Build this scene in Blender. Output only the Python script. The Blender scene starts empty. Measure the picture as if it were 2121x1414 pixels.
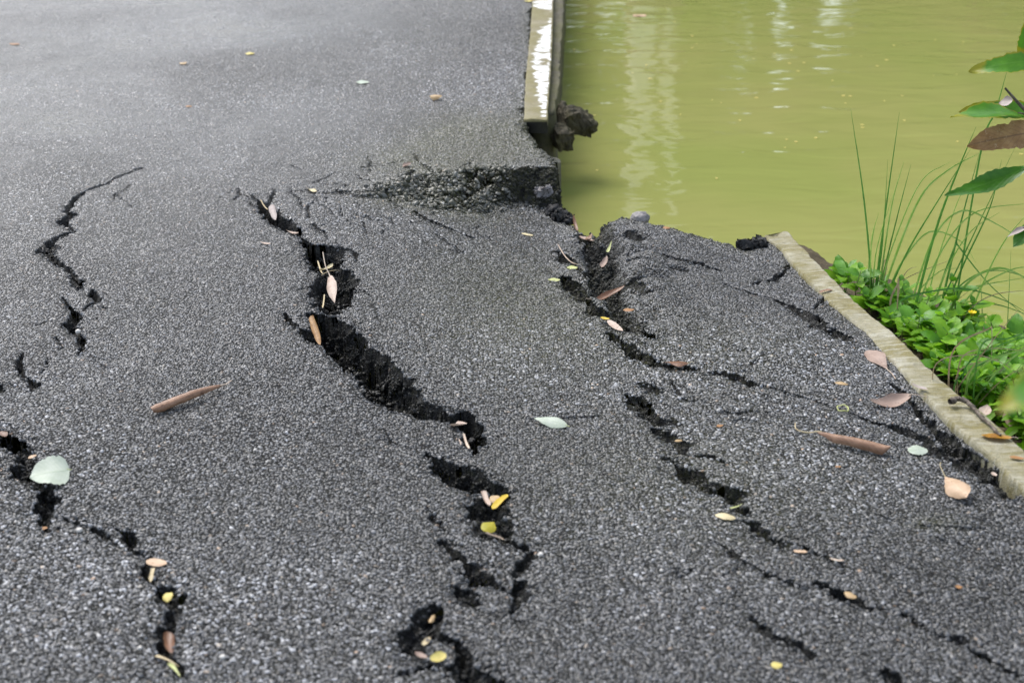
import bpy, math, random
import numpy as np
from mathutils import Vector, Matrix

random.seed(11)
rng = np.random.default_rng(11)
S = bpy.context.scene
COL = S.collection

# ------------------------------------------------------------------ camera, light, exposure
CAM_H, PITCH, LENS = 1.5, math.radians(24.0), 50.0
cam_d = bpy.data.cameras.new('camera')
cam_d.lens = LENS; cam_d.sensor_width = 36.0; cam_d.sensor_fit = 'HORIZONTAL'
cam_d.clip_start = 0.05; cam_d.clip_end = 1500
cam_d.dof.use_dof = True; cam_d.dof.focus_distance = 4.0; cam_d.dof.aperture_fstop = 3.6
cam_d.dof.aperture_blades = 9
cam = bpy.data.objects.new('camera', cam_d); COL.objects.link(cam)
cam.location = (0, 0, CAM_H); cam.rotation_euler = (math.pi / 2 - PITCH, 0, 0)
S.camera = cam

SUN_EL, SUN_AZ = math.radians(54), math.radians(-34)     # azimuth from +Y, negative = towards -X
W = bpy.data.worlds.new('World'); S.world = W; W.use_nodes = True
nt = W.node_tree; nt.nodes.clear()
sky = nt.nodes.new('ShaderNodeTexSky'); sky.sky_type = 'NISHITA'; sky.sun_disc = False
sky.sun_elevation = SUN_EL; sky.sun_rotation = SUN_AZ
sky.air_density = 1.0; sky.dust_density = 2.5; sky.ozone_density = 1.0
hs = nt.nodes.new('ShaderNodeHueSaturation'); hs.inputs['Saturation'].default_value = 0.62
bg = nt.nodes.new('ShaderNodeBackground'); bg.inputs['Strength'].default_value = 0.15
wo = nt.nodes.new('ShaderNodeOutputWorld')
nt.links.new(sky.outputs[0], hs.inputs['Color']); nt.links.new(hs.outputs[0], bg.inputs['Color'])
nt.links.new(bg.outputs[0], wo.inputs['Surface'])
sun_d = bpy.data.lights.new('sun', 'SUN'); sun_d.energy = 1.3; sun_d.angle = math.radians(40)
sun_d.color = (1.0, 0.975, 0.94)
sun = bpy.data.objects.new('sun', sun_d); COL.objects.link(sun)
sd = Vector((math.sin(SUN_AZ) * math.cos(SUN_EL), math.cos(SUN_AZ) * math.cos(SUN_EL), math.sin(SUN_EL)))
sun.rotation_euler = (-sd).to_track_quat('-Z', 'Y').to_euler(); sun.location = sd * 30
S.view_settings.view_transform = 'Standard'; S.view_settings.look = 'None'
S.view_settings.exposure = 1.02; S.view_settings.gamma = 1.0
S.view_settings.use_curve_mapping = False

# ------------------------------------------------------------------ maths helpers
FPX, CX, CY = 2121 * LENS / 36.0, 1060.5, 707.0
CP, SP = math.cos(PITCH), math.sin(PITCH)
def ray(px, py):
    a, b = (px - CX) / FPX, -(py - CY) / FPX
    return a, CP + b * SP, -SP + b * CP
def on_z(px, py, z=0.0):
    dx, dy, dz = ray(px, py); t = (z - CAM_H) / dz
    return dx * t, dy * t
def at_depth(px, py, y):
    dx, dy, dz = ray(px, py); t = y / dy
    return Vector((dx * t, y, CAM_H + dz * t))
def sm(a, b, x):
    t = np.clip((x - a) / (b - a), 0, 1); return t * t * (3 - 2 * t)
def _h(ix, iy, seed):
    n = (ix.astype(np.int64) * 374761393 + iy.astype(np.int64) * 668265263 + seed * 1442695041) & 0x7fffffff
    n = ((n ^ (n >> 13)) * 1274126177) & 0x7fffffff
    return ((n ^ (n >> 16)) & 0xffff) / 65535.0
def vn(x, y, s, seed=0):
    x = np.asarray(x, float) / s; y = np.asarray(y, float) / s
    ix = np.floor(x); iy = np.floor(y); fx = x - ix; fy = y - iy
    fx = fx * fx * (3 - 2 * fx); fy = fy * fy * (3 - 2 * fy)
    a = _h(ix, iy, seed); b = _h(ix + 1, iy, seed); c = _h(ix, iy + 1, seed); d = _h(ix + 1, iy + 1, seed)
    return (a + (b - a) * fx) * (1 - fy) + (c + (d - c) * fx) * fy - 0.5
def fb(x, y, s, seed=0, o=3):
    return sum(vn(x, y, s / 2 ** k, seed + k * 7) / 2 ** k for k in range(o))
def cells(x, y, s, seed):
    """nearest jittered cell centre: (cx, cy, distance/s, random)"""
    gx = np.floor(x / s); gy = np.floor(y / s)
    best = np.full(x.shape, 9e9); bx = np.zeros_like(x); by = np.zeros_like(x); br = np.zeros_like(x)
    for i in (-1, 0, 1):
        for j in (-1, 0, 1):
            cx, cy = gx + i, gy + j
            px = (cx + 0.1 + 0.8 * _h(cx, cy, seed)) * s; py = (cy + 0.1 + 0.8 * _h(cx, cy, seed + 3)) * s
            d = (px - x) ** 2 + (py - y) ** 2
            m = d < best
            best = np.where(m, d, best); bx = np.where(m, px, bx); by = np.where(m, py, by)
            br = np.where(m, _h(cx, cy, seed + 9), br)
    return bx, by, np.sqrt(best) / s, br

# ------------------------------------------------------------------ the shape of the ground
X0, Y0 = on_z(1210, 440, -0.13)
def drop(x, y):
    x = np.asarray(x, float); y = np.asarray(y, float)
    dx = x - X0; dy = y - Y0
    gx = np.where(dx < 0, np.exp(-(dx / 0.52) ** 2), np.exp(-(dx / 1.6) ** 2))
    gy = np.where(dy < 0, np.exp(-(dy / 1.25) ** 2), 1.0)
    return 0.135 * gx * gy
RX, RY = on_z(1300, 470, -0.08)
def south(x, y):
    x = np.asarray(x, float); y = np.asarray(y, float)
    lift = 0.035 * np.exp(-((x - RX - 0.10) / 0.20) ** 2 - ((y - RY) / 0.55) ** 2)
    return -drop(x, y) + lift
def ground_pt(px, py, f=None):
    f = f or south; z = -0.05
    for _ in range(12):
        x, y = on_z(px, py, z); z = float(f(x, y))
    return x, y
U = np.array([on_z(*p) for p in ((700, 388), (800, 384), (860, 372), (925, 364), (975, 358), (1040, 355), (1100, 350), (1160, 345))])
L = np.array([ground_pt(*p) for p in ((700, 396), (800, 402), (850, 412), (930, 424), (1020, 430), (1080, 424), (1140, 437), (1170, 450))])
def base(x, y, rough=0.0):
    x = np.asarray(x, float); y = np.asarray(y, float)
    yl = np.interp(x, L[:, 0], L[:, 1]); yu = np.maximum(np.interp(x, U[:, 0], U[:, 1]), yl + 0.012)
    t = np.clip((y + rough - yl) / (yu - yl), 0, 1)
    t = t ** 0.8
    return south(x, y) * (1 - t)

def relief(x, y):
    """unevenness of the road; the sunken slab is buckled in long low ridges along its cracks"""
    x = np.asarray(x, float); y = np.asarray(y, float)
    a_, b_, c_ = ground_pt(1340, 575), ground_pt(1750, 712), ground_pt(1560, 690); tx, ty = b_[0] - a_[0], b_[1] - a_[1]; tl = math.hypot(tx, ty); tx /= tl; ty /= tl
    al = (x - a_[0]) * tx + (y - a_[1]) * ty; pe = -(x - a_[0]) * ty + (y - a_[1]) * tx
    return 0.010 * fb(x, y, 0.9, 31, 2) + np.exp(-((x - c_[0]) / 0.55) ** 2 - ((y - c_[1]) / 1.1) ** 2) * (0.030 * fb(pe, al * 0.22, 0.16, 131, 2) + 0.012 * np.abs(fb(pe, al * 0.3, 0.06, 137, 2)))
def gnd(x, y): return base(x, y) + relief(x, y)

# outline of the road on the water side (photograph points, laid on the ground)
edge_far = [on_z(*p) for p in ((1110, -140), (1106, -60), (1103, 0), (1099, 60), (1098, 110), (1091, 180), (1086, 250), (1090, 262), (1104, 284), (1122, 303), (1136, 318), (1150, 338), (1158, 350))]
edge_near = [ground_pt(*p) for p in ((1152, 432), (1168, 452), (1188, 468), (1206, 480), (1216, 484), (1226, 474), (1243, 463), (1262, 455), (1290, 444), (1318, 448), (1345, 455), (1400, 469), (1450, 482), (1520, 505), (1545, 514), (1566, 508), (1592, 500))]
kerb_in = [ground_pt(*p) for p in ((1581, 494), (1618, 523), (1655, 568), (1693, 606), (1719, 636), (1754, 662), (1789, 691), (1827, 736), (1855, 765), (1887, 797), (1919, 832), (1954, 870), (1997, 908), (2030, 934), (2065, 964), (2088, 994), (2200, 1095), (2420, 1290))]
kerb_out = [ground_pt(*p) for p in ((1631, 484), (1647, 507), (1687, 550), (1719, 585), (1754, 620), (1779, 644), (1814, 674), (1846, 700), (1887, 740), (1926, 776), (1961, 810), (2003, 842), (2040, 872), (2074, 901), (2116, 941), (2160, 980), (2320, 1125), (2550, 1310))]
kin = np.array(kerb_in); kout = np.array(kerb_out)
kmid = 0.35 * kin + 0.65 * kout
poly = [(0.22, 60.0), (0.16, 14.0)] + edge_far + edge_near + [tuple(p) for p in kmid] + [(1.45, 1.0), (1.5, -6.0), (-9.5, -6.0), (-9.5, 60.0)]
poly = np.array(poly)
n_open = len(poly) - 4

# cracks: (x, y, width) in photograph pixels along each polyline, then depth in metres
CR = []
def cr(depth, *pts): CR.append((depth, pts))
cr(.10, (520,402,4),(532,409,12),(545,422,22),(565,445,38),(590,462,42),(612,475,36),(626,489,22),(634,498,25),(655,508,60),(672,520,85),(680,535,75),(668,550,60),(688,565,85),(692,585,92),(690,605,92),(688,622,75),(690,634,55))
cr(.13, (650,650,30),(668,661,70),(690,680,100),(712,700,110),(735,725,98),(752,745,100),(770,765,105),(795,790,115),(820,815,112),(845,835,110),(880,849,120),(920,858,120),(955,864,85),(975,880,45),(985,905,42),(978,925,35),(970,940,16))
cr(.10, (886,932,12),(905,950,45),(930,968,72),(960,985,84),(1000,998,92),(1035,1008,66),(1060,1018,25))
cr(.06, (1032,1018,50),(1020,1045,62),(1012,1065,54),(1020,1085,74),(1035,1108,58),(1060,1125,42),(1085,1133,30),(1102,1140,10))
cr(.06, (906,1100,8),(920,1122,20),(945,1140,24),(958,1155,44),(975,1175,70),(995,1192,64),(1025,1208,34),(1048,1220,10))
cr(.02, (1095,1145,14),(1085,1165,20),(1075,1190,10)); cr(.03, (1082,1205,22),(1078,1225,30),(1068,1250,10),(1055,1275,6))
cr(.03, (940,1212,10),(960,1225,34),(970,1240,44),(985,1252,15))
cr(.04, (912,1252,20),(892,1275,58),(880,1300,64),(868,1325,54),(856,1350,25))
cr(.06, (905,1306,12),(935,1325,22),(960,1340,32),(965,1365,42),(970,1390,62),(990,1405,74),(1005,1420,64),(1040,1450,50),(1080,1500,30))
cr(.02, (830,1395,6),(860,1385,14),(890,1375,16),(930,1378,12),(955,1385,10))
cr(.012, (882,1048,6),(900,1075,16),(918,1092,12),(938,1106,5))
cr(.04, (592,645,5),(599,660,12),(620,678,16),(640,690,26),(660,702,30))
cr(.02, (700,506,10),(726,514,14),(742,527,12),(740,540,5)); cr(.012, (740,592,8),(760,604,10),(772,614,5))
cr(.012, (728,676,10),(745,690,12),(760,700,6)); cr(.012, (800,885,5),(806,905,8),(812,915,4))
cr(.032, (296,346,3),(270,355,4),(238,369,6),(222,380,5),(182,393,6),(172,400,11),(155,415,15),(143,428,17),(140,437,12),(152,443,15),(128,457,22),(138,466,14),(152,478,18),(128,490,18),(108,502,27),(98,518,28),(102,530,18),(120,542,14),(135,552,18),(148,566,20),(160,580,24),(168,594,14))
cr(.032, (188,596,12),(197,609,18),(202,618,12),(183,628,9),(174,638,5))
cr(.04, (133,612,6),(142,630,9),(152,640,14),(158,650,20),(150,665,24),(152,680,22),(162,690,22),(170,705,16),(172,718,14),(163,731,14))
cr(.012, (180,732,7),(195,745,8),(210,752,7),(228,759,4)); cr(.012, (112,694,8),(122,706,10),(132,716,8),(120,722,5))
cr(.012, (272,380,5),(262,390,5),(240,402,5),(238,412,4))
cr(.032, (48,730,8),(43,745,13),(38,760,15),(45,775,11),(60,785,15),(74,795,16),(70,805,11),(52,813,5))
cr(.012, (100,740,5),(98,752,6),(86,770,4)); cr(.02, (2,796,14),(-2,815,12))
cr(.05, (-60,865,20),(-20,882,28),(5,895,36),(25,910,42),(40,925,42),(55,940,38),(60,952,34),(45,965,38),(48,978,38),(60,988,34),(75,998,34),(94,1012,34),(101,1030,28),(96,1050,27),(90,1068,24),(92,1082,20),(98,1100,9))
cr(.032, (128,1066,5),(145,1078,9),(165,1085,14),(190,1092,16),(210,1105,16),(222,1118,15),(234,1125,6))
cr(.035, (240,1095,7),(262,1108,16),(274,1120,16),(262,1132,22),(285,1145,20),(305,1152,20),(320,1163,17))
cr(.02, (266,1134,20),(250,1152,11))
cr(.04, (300,1163,20),(305,1185,32),(315,1200,32),(325,1212,24),(340,1225,28),(352,1240,32),(359,1260,31),(352,1280,31),(353,1300,29),(348,1325,33),(352,1350,37),(362,1370,34),(378,1395,34),(405,1405,54),(435,1416,54),(480,1440,40),(560,1490,30))
cr(.02, (240,1402,10),(300,1398,26),(345,1400,26)); cr(.01, (370,1278,8),(400,1285,8),(430,1292,5))
cr(.05, (1216,486,22),(1226,500,44),(1240,520,52),(1245,542,56),(1240,575,56),(1250,600,50),(1265,620,45),(1275,645,36),(1290,656,30))
cr(.05, (1158,570,16),(1178,588,38),(1205,618,28),(1225,640,28),(1250,653,44),(1280,668,54),(1305,682,64),(1340,696,34),(1366,708,12))
cr(.055, (1255,690,10),(1275,702,18),(1300,715,38),(1325,732,50),(1352,748,48),(1380,759,34),(1400,765,18))
cr(.02, (1420,762,22),(1450,772,34),(1490,778,30),(1530,790,30),(1560,800,17),(1620,812,13),(1680,828,11),(1730,843,11),(1790,862,14),(1850,880,26),(1900,900,34),(1950,930,38),(2000,960,44),(2050,990,44),(2085,1012,30))
cr(.03, (1150,520,16),(1165,538,34),(1185,555,28),(1200,570,12)); cr(.015, (1296,472,6),(1318,480,12),(1335,492,9))
cr(.015, (1330,520,10),(1380,528,22),(1440,545,24),(1500,560,18)); cr(.015, (1330,582,20),(1300,592,20),(1345,612,12))
cr(.03, (1306,815,12),(1322,832,30),(1340,845,44),(1355,858,34),(1375,868,24),(1415,880,12))
cr(.015, (1312,788,8),(1335,797,22),(1355,808,26),(1366,816,10))
cr(.03, (1350,877,10),(1370,892,24),(1390,905,31),(1405,915,26),(1410,928,26),(1428,940,14)); cr(.015, (1440,937,12),(1470,945,24),(1505,957,17))
cr(.035, (1375,946,8),(1400,960,18),(1418,975,31),(1440,990,35),(1465,1005,46),(1495,1012,48),(1520,1018,36),(1525,1035,30),(1544,1060,25))
cr(.025, (1532,1074,18),(1560,1090,44),(1590,1105,36),(1630,1125,30),(1680,1140,17),(1712,1149,9),(1745,1168,10))
cr(.012, (1476,1115,7),(1505,1135,15),(1550,1165,20),(1600,1185,26),(1640,1200,26),(1668,1212,13))
cr(.025, (1695,1206,18),(1740,1222,28),(1770,1235,34),(1800,1255,34),(1850,1260,26),(1890,1275,30),(1930,1300,30),(1980,1320,25),(2030,1350,17),(2110,1390,14))
cr(.02, (1562,1280,9),(1590,1300,17),(1620,1320,24),(1650,1335,20),(1675,1358,12)); cr(.03, (1835,1385,16),(1865,1410,28),(1900,1440,24))
cr(.025, (1500,588,8),(1560,610,10),(1620,630,13),(1650,645,16),(1680,662,26),(1720,690,27),(1750,708,27),(1766,720,10))
cr(.05, (1850,796,10),(1905,852,16),(1950,895,22),(1990,928,32),(2030,955,42),(2070,985,48),(2092,1010,30),(2100,1028,12))
cr(.035, (1018,348,8),(990,353,16),(974,361,26),(968,373,28),(955,384,32),(935,385,22),(912,378,10))
cr(.025, (912,388,10),(884,403,20),(852,408,12)); cr(.018, (828,366,8),(846,361,12),(858,352,6)); cr(.025, (1030,402,14),(1005,412,26),(975,416,18),(940,418,10)); cr(.018, (872,420,10),(905,432,16),(930,436,8))
cr(.012, (652,379,5),(680,368,6),(692,358,5)); cr(.01, (745,352,6),(790,342,6),(825,334,5)); cr(.012, (640,447,6),(636,430,6),(650,412,5))
cr(.02, (858,436,18),(880,450,16),(910,463,18),(940,475,18),(975,489,13)); cr(.012, (900,480,8),(930,500,10),(960,520,8))
cr(.012, (494,388,8),(497,400,8),(484,410,7)); cr(.015, (570,392,6),(563,406,10),(555,420,8))
cr(.012, (1095,866,12),(1130,866,18),(1180,862,14),(1240,857,12)); cr(.01, (1470,850,10),(1540,856,13),(1600,850,10))
cr(.012, (700,395,8),(712,402,8)); cr(.012, (705,420,6),(708,445,6)); cr(.012, (800,404,9),(812,416,10),(835,430,8))
cr(.012, (650,462,8),(662,470,14),(676,480,8)); cr(.01, (1800,1060,12),(1900,1085,14),(2040,1092,13))
cr(.014, (1640,548,8),(1600,575,12),(1565,590,8)); cr(.012, (1730,600,6),(1690,640,8))

hr = random.Random(5)
MAIN = list(CR)
for k in range(150):                                               # hairlines branching off the cracks
    _, pts = hr.choice(MAIN); q = hr.choice(pts)
    x, y = q[0] + hr.uniform(-60, 60), q[1] + hr.uniform(-25, 25)
    t_ = hr.random()
    if t_ < .22: x, y = hr.uniform(600, 1000), hr.uniform(330, 480)
    elif t_ < .55: x, y = hr.uniform(1280, 2050), hr.uniform(560, 1300)
    if x > 1280 and (x - 1280) * .8 + 440 > y: continue
    if x > 1100 and y < 430: continue
    dx, dy = hr.choice(((1, .45), (1, .3), (.8, .9), (-.7, .6), (1, .1), (.3, 1))); st_ = hr.uniform(5, 13) * (0.5 + y / 1000); h = [(x, y, 2)]
    for j in range(hr.randint(3, 6)):
        x += dx * st_ + hr.uniform(-6, 6); y += dy * st_ * .8 + hr.uniform(-4, 4); h.append((x, y, hr.uniform(3, 6)))
    CR.append((hr.uniform(.006, .012), tuple(h)))

# ------------------------------------------------------------------ mesh helpers
def mesh_np(name, V, F, mat=None, uv=None, smooth=True, attrs=None):
    V = np.asarray(V, np.float32); F = np.asarray(F, np.int32)
    me = bpy.data.meshes.new(name); nf, k = F.shape
    me.vertices.add(len(V)); me.vertices.foreach_set('co', V.ravel())
    me.loops.add(nf * k); me.loops.foreach_set('vertex_index', F.ravel())
    me.polygons.add(nf); me.polygons.foreach_set('loop_start', np.arange(0, nf * k, k, dtype=np.int32))
    me.polygons.foreach_set('loop_total', np.full(nf, k, np.int32))
    if smooth: me.polygons.foreach_set('use_smooth', np.ones(nf, bool))
    if uv is not None:
        l = me.uv_layers.new(name='uv'); l.data.foreach_set('uv', np.asarray(uv, np.float32)[F.ravel()].ravel())
    for n, a in (attrs or {}).items():
        at = me.attributes.new(n, 'FLOAT', 'POINT'); at.data.foreach_set('value', np.asarray(a, np.float32))
    me.update(calc_edges=True); me.validate()
    if mat: me.materials.append(mat)
    return me
def add(name, me, parent=None, loc=None, mw=None):
    o = bpy.data.objects.new(name, me); COL.objects.link(o)
    if mw is not None: o.matrix_world = mw
    if loc is not None: o.location = loc
    if parent is not None: o.parent = parent
    return o
def tag(o, label=None, cat=None, group=None, kind=None):
    if label: o['label'] = label
    if cat: o['category'] = cat
    if group: o['group'] = group
    if kind: o['kind'] = kind
    return o
def grid_faces(nr, nc):
    i = np.arange(nr * nc).reshape(nr, nc)
    return np.stack([i[:-1, :-1], i[:-1, 1:], i[1:, 1:], i[1:, :-1]], -1).reshape(-1, 4)
def tube(pts, rad, n=7, closed_ends=True):
    """rings round a polyline; returns verts, quad faces"""
    P = [Vector(p) for p in pts]; V = []; up = Vector((0.31, 0.17, 0.93))
    for i, p in enumerate(P):
        t = (P[min(i + 1, len(P) - 1)] - P[max(i - 1, 0)]).normalized()
        a = t.cross(up)
        if a.length < 1e-4: a = t.cross(Vector((1, 0, 0)))
        a.normalize(); b = t.cross(a)
        for k in range(n):
            w = 2 * math.pi * k / n
            V.append(p + (a * math.cos(w) + b * math.sin(w)) * rad[i])
    F = []
    for i in range(len(P) - 1):
        for k in range(n):
            k2 = (k + 1) % n
            F.append((i * n + k, i * n + k2, (i + 1) * n + k2, (i + 1) * n + k))
    return V, F
def smooth_path(pts, n=14):
    P = [Vector(p) for p in pts]
    if len(P) < 3: return [P[0].lerp(P[-1], i / (n - 1)) for i in range(n)]
    out = []; m = len(P) - 1
    for i in range(n):
        s = i / (n - 1) * m; k = min(int(s), m - 1); f = s - k
        p0 = P[k - 1] if k > 0 else P[0] * 2 - P[1]; p1, p2 = P[k], P[k + 1]
        p3 = P[k + 2] if k + 2 <= m else P[-1] * 2 - P[-2]
        out.append(0.5 * ((2 * p1) + (p2 - p0) * f + (2 * p0 - 5 * p1 + 4 * p2 - p3) * f * f + (3 * p1 - p0 - 3 * p2 + p3) * f ** 3))
    return out

# ------------------------------------------------------------------ materials
class NT:
    def __init__(s, name):
        s.m = bpy.data.materials.new(name); s.m.use_nodes = True; s.t = s.m.node_tree; s.t.nodes.clear()
        s.out = s.n('ShaderNodeOutputMaterial'); s.b = s.n('ShaderNodeBsdfPrincipled'); s.l(s.b.outputs[0], s.out.inputs[0])
    def n(s, typ, **kw):
        o = s.t.nodes.new(typ)
        for k, v in kw.items(): setattr(o, k, v)
        return o
    def l(s, a, b): s.t.links.new(a, b)
    def set(s, node, key, v):
        if hasattr(v, 'is_output'): s.l(v, node.inputs[key])
        else: node.inputs[key].default_value = v
    def coord(s): return s.n('ShaderNodeTexCoord').outputs['Object']
    def mapped(s, sc):
        m = s.n('ShaderNodeMapping'); s.l(s.coord(), m.inputs[0]); m.inputs['Scale'].default_value = sc; return m.outputs[0]
    def noise(s, scale, detail=4, rough=0.55, vec=None, dist=0.0):
        n = s.n('ShaderNodeTexNoise'); n.inputs['Scale'].default_value = scale; n.inputs['Detail'].default_value = detail
        n.inputs['Roughness'].default_value = rough; n.inputs['Distortion'].default_value = dist
        s.l(vec if vec is not None else s.coord(), n.inputs['Vector']); return n.outputs['Fac']
    def voro(s, scale, feat='F1', vec=None, rnd=1.0):
        n = s.n('ShaderNodeTexVoronoi', feature=feat); n.inputs['Scale'].default_value = scale; n.inputs['Randomness'].default_value = rnd
        s.l(vec if vec is not None else s.coord(), n.inputs['Vector']); return n
    def ramp(s, fac, *stops):
        r = s.n('ShaderNodeValToRGB'); e = r.color_ramp.elements
        while len(e) < len(stops): e.new(0.5)
        for i, (p, c) in enumerate(stops):
            e[i].position = p; e[i].color = (c, c, c, 1) if isinstance(c, (int, float)) else (*c, 1)
        s.l(fac, r.inputs[0]); return r.outputs[0]
    def mix(s, f, a, b, mode='MIX'):
        m = s.n('ShaderNodeMix', data_type='RGBA', blend_type=mode)
        for i, v in ((0, f), (6, a), (7, b)):
            if hasattr(v, 'is_output'): s.l(v, m.inputs[i])
            else: m.inputs[i].default_value = v if i == 0 else (*v, 1) if len(v) == 3 else v
        return m.outputs[2]
    def math(s, op, a, b=0.0, c=0.0):
        m = s.n('ShaderNodeMath', operation=op)
        for i, v in enumerate((a, b, c)):
            if hasattr(v, 'is_output'): s.l(v, m.inputs[i])
            else: m.inputs[i].default_value = v
        return m.outputs[0]
    def attr(s, name): return s.n('ShaderNodeAttribute', attribute_name=name).outputs['Fac']
    def bump(s, h, strength, dist, nrm=None):
        b = s.n('ShaderNodeBump'); s.set(b, 'Strength', strength); b.inputs['Distance'].default_value = dist
        s.l(h, b.inputs['Height'])
        if nrm is not None: s.l(nrm, b.inputs['Normal'])
        return b.outputs[0]
    def p(s, **kw):
        for k, v in kw.items():
            k = k.replace('_', ' ')
            if hasattr(v, 'is_output'): s.l(v, s.b.inputs[k])
            else: s.b.inputs[k].default_value = (*v, 1) if isinstance(v, tuple) and len(v) == 3 else v
        return s.m

def mat_asphalt():
    s = NT('asphalt')
    wv = s.n('ShaderNodeVectorMath', operation='ADD')
    wn = s.n('ShaderNodeTexNoise'); wn.inputs['Scale'].default_value = 90; s.l(s.coord(), wn.inputs['Vector'])
    ws = s.n('ShaderNodeVectorMath', operation='SCALE'); s.l(wn.outputs['Color'], ws.inputs[0]); ws.inputs['Scale'].default_value = 0.006
    s.l(s.coord(), wv.inputs[0]); s.l(ws.outputs[0], wv.inputs[1]); P = wv.outputs[0]
    v1 = s.voro(128, vec=P); v2 = s.voro(128, 'DISTANCE_TO_EDGE', vec=P)
    sep = s.n('ShaderNodeSeparateColor'); s.l(v1.outputs['Color'], sep.inputs[0])
    sunk = s.ramp(sep.outputs[1], (0.14, 1.0), (0.24, 0.0))            # a quarter of the stones lie deeper, under bitumen
    gap = s.math('MAXIMUM', s.ramp(v2.outputs['Distance'], (0.03, 1.0), (0.13, 0.0)), s.math('MULTIPLY', sunk, 0.85))
    stone = s.ramp(sep.outputs[0], (0.0, 0.085), (0.5, 0.135), (0.86, 0.19), (0.965, 0.28), (1.0, 0.45))
    tint = s.ramp(sep.outputs[2], (0.0, (1.0, 0.98, 0.95)), (0.8, (0.97, 0.99, 1.04)), (0.96, (1.02, 1.0, 0.96)), (1.0, (1.35, 1.0, 0.75)))
    stone = s.mix(1.0, stone, tint, 'MULTIPLY')
    col = s.mix(gap, stone, (0.013, 0.013, 0.014))
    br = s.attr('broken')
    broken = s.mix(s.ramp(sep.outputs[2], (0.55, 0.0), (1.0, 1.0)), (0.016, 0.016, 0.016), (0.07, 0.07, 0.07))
    st = s.attr('stoned')
    fine = s.voro(420); fs = s.n('ShaderNodeSeparateColor'); s.l(fine.outputs['Color'], fs.inputs[0])
    col = s.mix(st, col, s.ramp(fs.outputs[0], (0.0, 0.014), (0.6, 0.026), (1.0, 0.07)))
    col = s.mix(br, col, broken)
    ms = s.math('MULTIPLY', s.attr('moss'), s.ramp(s.noise(70, 4, 0.7), (0.42, 0.0), (0.62, 1.0)))
    col = s.mix(s.math('MULTIPLY', ms, s.math('ADD', s.math('MULTIPLY', gap, 0.6), 0.4)), col, (0.085, 0.09, 0.018))
    big = s.noise(1.6, 4, 0.6)
    col = s.mix(s.ramp(big, (0.35, 0.0), (0.7, 1.0)), col, s.mix(0.25, col, (0.0, 0.0, 0.0)))
    top = s.ramp(v2.outputs['Distance'], (0.0, 0.0), (0.12, 0.75), (0.26, 1.0))
    h = s.math('MULTIPLY', top, s.math('SUBTRACT', 1.0, s.math('MULTIPLY', sunk, 0.75)))
    h = s.math('ADD', h, s.math('MULTIPLY', s.noise(110, 2, vec=P), 1.1))
    h = s.math('ADD', h, s.math('MULTIPLY', s.noise(420, 2, vec=P), 0.25))
    wet = s.math('MULTIPLY', s.attr('wet'), s.ramp(s.noise(1.1, 4, 0.6, dist=0.5), (0.3, 0.6), (0.6, 1.0)))
    nrm = s.bump(h, s.math('SUBTRACT', 1.0, s.math('MULTIPLY', wet, 0.25)), 0.0028)
    rg = s.ramp(s.noise(1.3, 3), (0.35, 0.20), (0.65, 0.36))
    rg = s.mix(wet, rg, (0.14, 0.14, 0.14))
    rough = s.mix(s.math('MAXIMUM', br, s.math('MULTIPLY', s.math('MULTIPLY', gap, 0.6), s.math('SUBTRACT', 1.0, wet))), rg, (0.75, 0.75, 0.75))
    spec = s.mix(s.math('MAXIMUM', s.math('MULTIPLY', gap, 0.7), br), (0.8, 0.8, 0.8), (0.25, 0.25, 0.25))
    dry = s.math('MULTIPLY', s.attr('stoned'), s.math('SUBTRACT', 1.0, wet))
    spec = s.mix(dry, spec, (0.12, 0.12, 0.12)); rough = s.mix(dry, rough, (0.8, 0.8, 0.8))
    return s.p(Base_Color=col, Normal=nrm, Roughness=rough, Specular_IOR_Level=spec)

def mat_stones():
    s = NT('asphalt_stone')
    def ia(n): return s.n('ShaderNodeAttribute', attribute_type='INSTANCER', attribute_name=n).outputs['Fac']
    stone = s.ramp(ia('rnd'), (0.0, 0.03), (0.35, 0.07), (0.75, 0.132), (0.94, 0.205), (0.985, 0.29), (1.0, 0.45))
    tint = s.ramp(ia('rnd2'), (0.0, (1.0, 0.98, 0.94)), (0.5, (0.96, 0.99, 1.05)), (0.93, (0.98, 0.99, 1.03)), (0.985, (1.1, 1.0, 0.85)), (1.0, (1.5, 1.0, 0.65)))
    col = s.mix(1.0, stone, tint, 'MULTIPLY')
    col = s.mix(s.ramp(s.noise(160, 3, 0.7), (0.48, 0.0), (0.66, 0.7)), col, (0.03, 0.03, 0.031))
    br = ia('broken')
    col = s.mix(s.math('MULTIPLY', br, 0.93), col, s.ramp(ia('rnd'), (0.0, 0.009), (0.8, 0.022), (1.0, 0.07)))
    ms = s.math('MULTIPLY', ia('moss'), s.ramp(s.noise(60, 4, 0.7), (0.44, 0.0), (0.62, 0.85)))
    col = s.mix(ms, col, (0.10, 0.10, 0.02))
    rough = s.mix(ia('wet'), s.mix(br, (0.32, 0.32, 0.32), (0.5, 0.5, 0.5)), (0.16, 0.16, 0.16))
    return s.p(Base_Color=col, Roughness=rough, Specular_IOR_Level=s.mix(br, (0.5, 0.5, 0.5), (0.2, 0.2, 0.2)))

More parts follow.
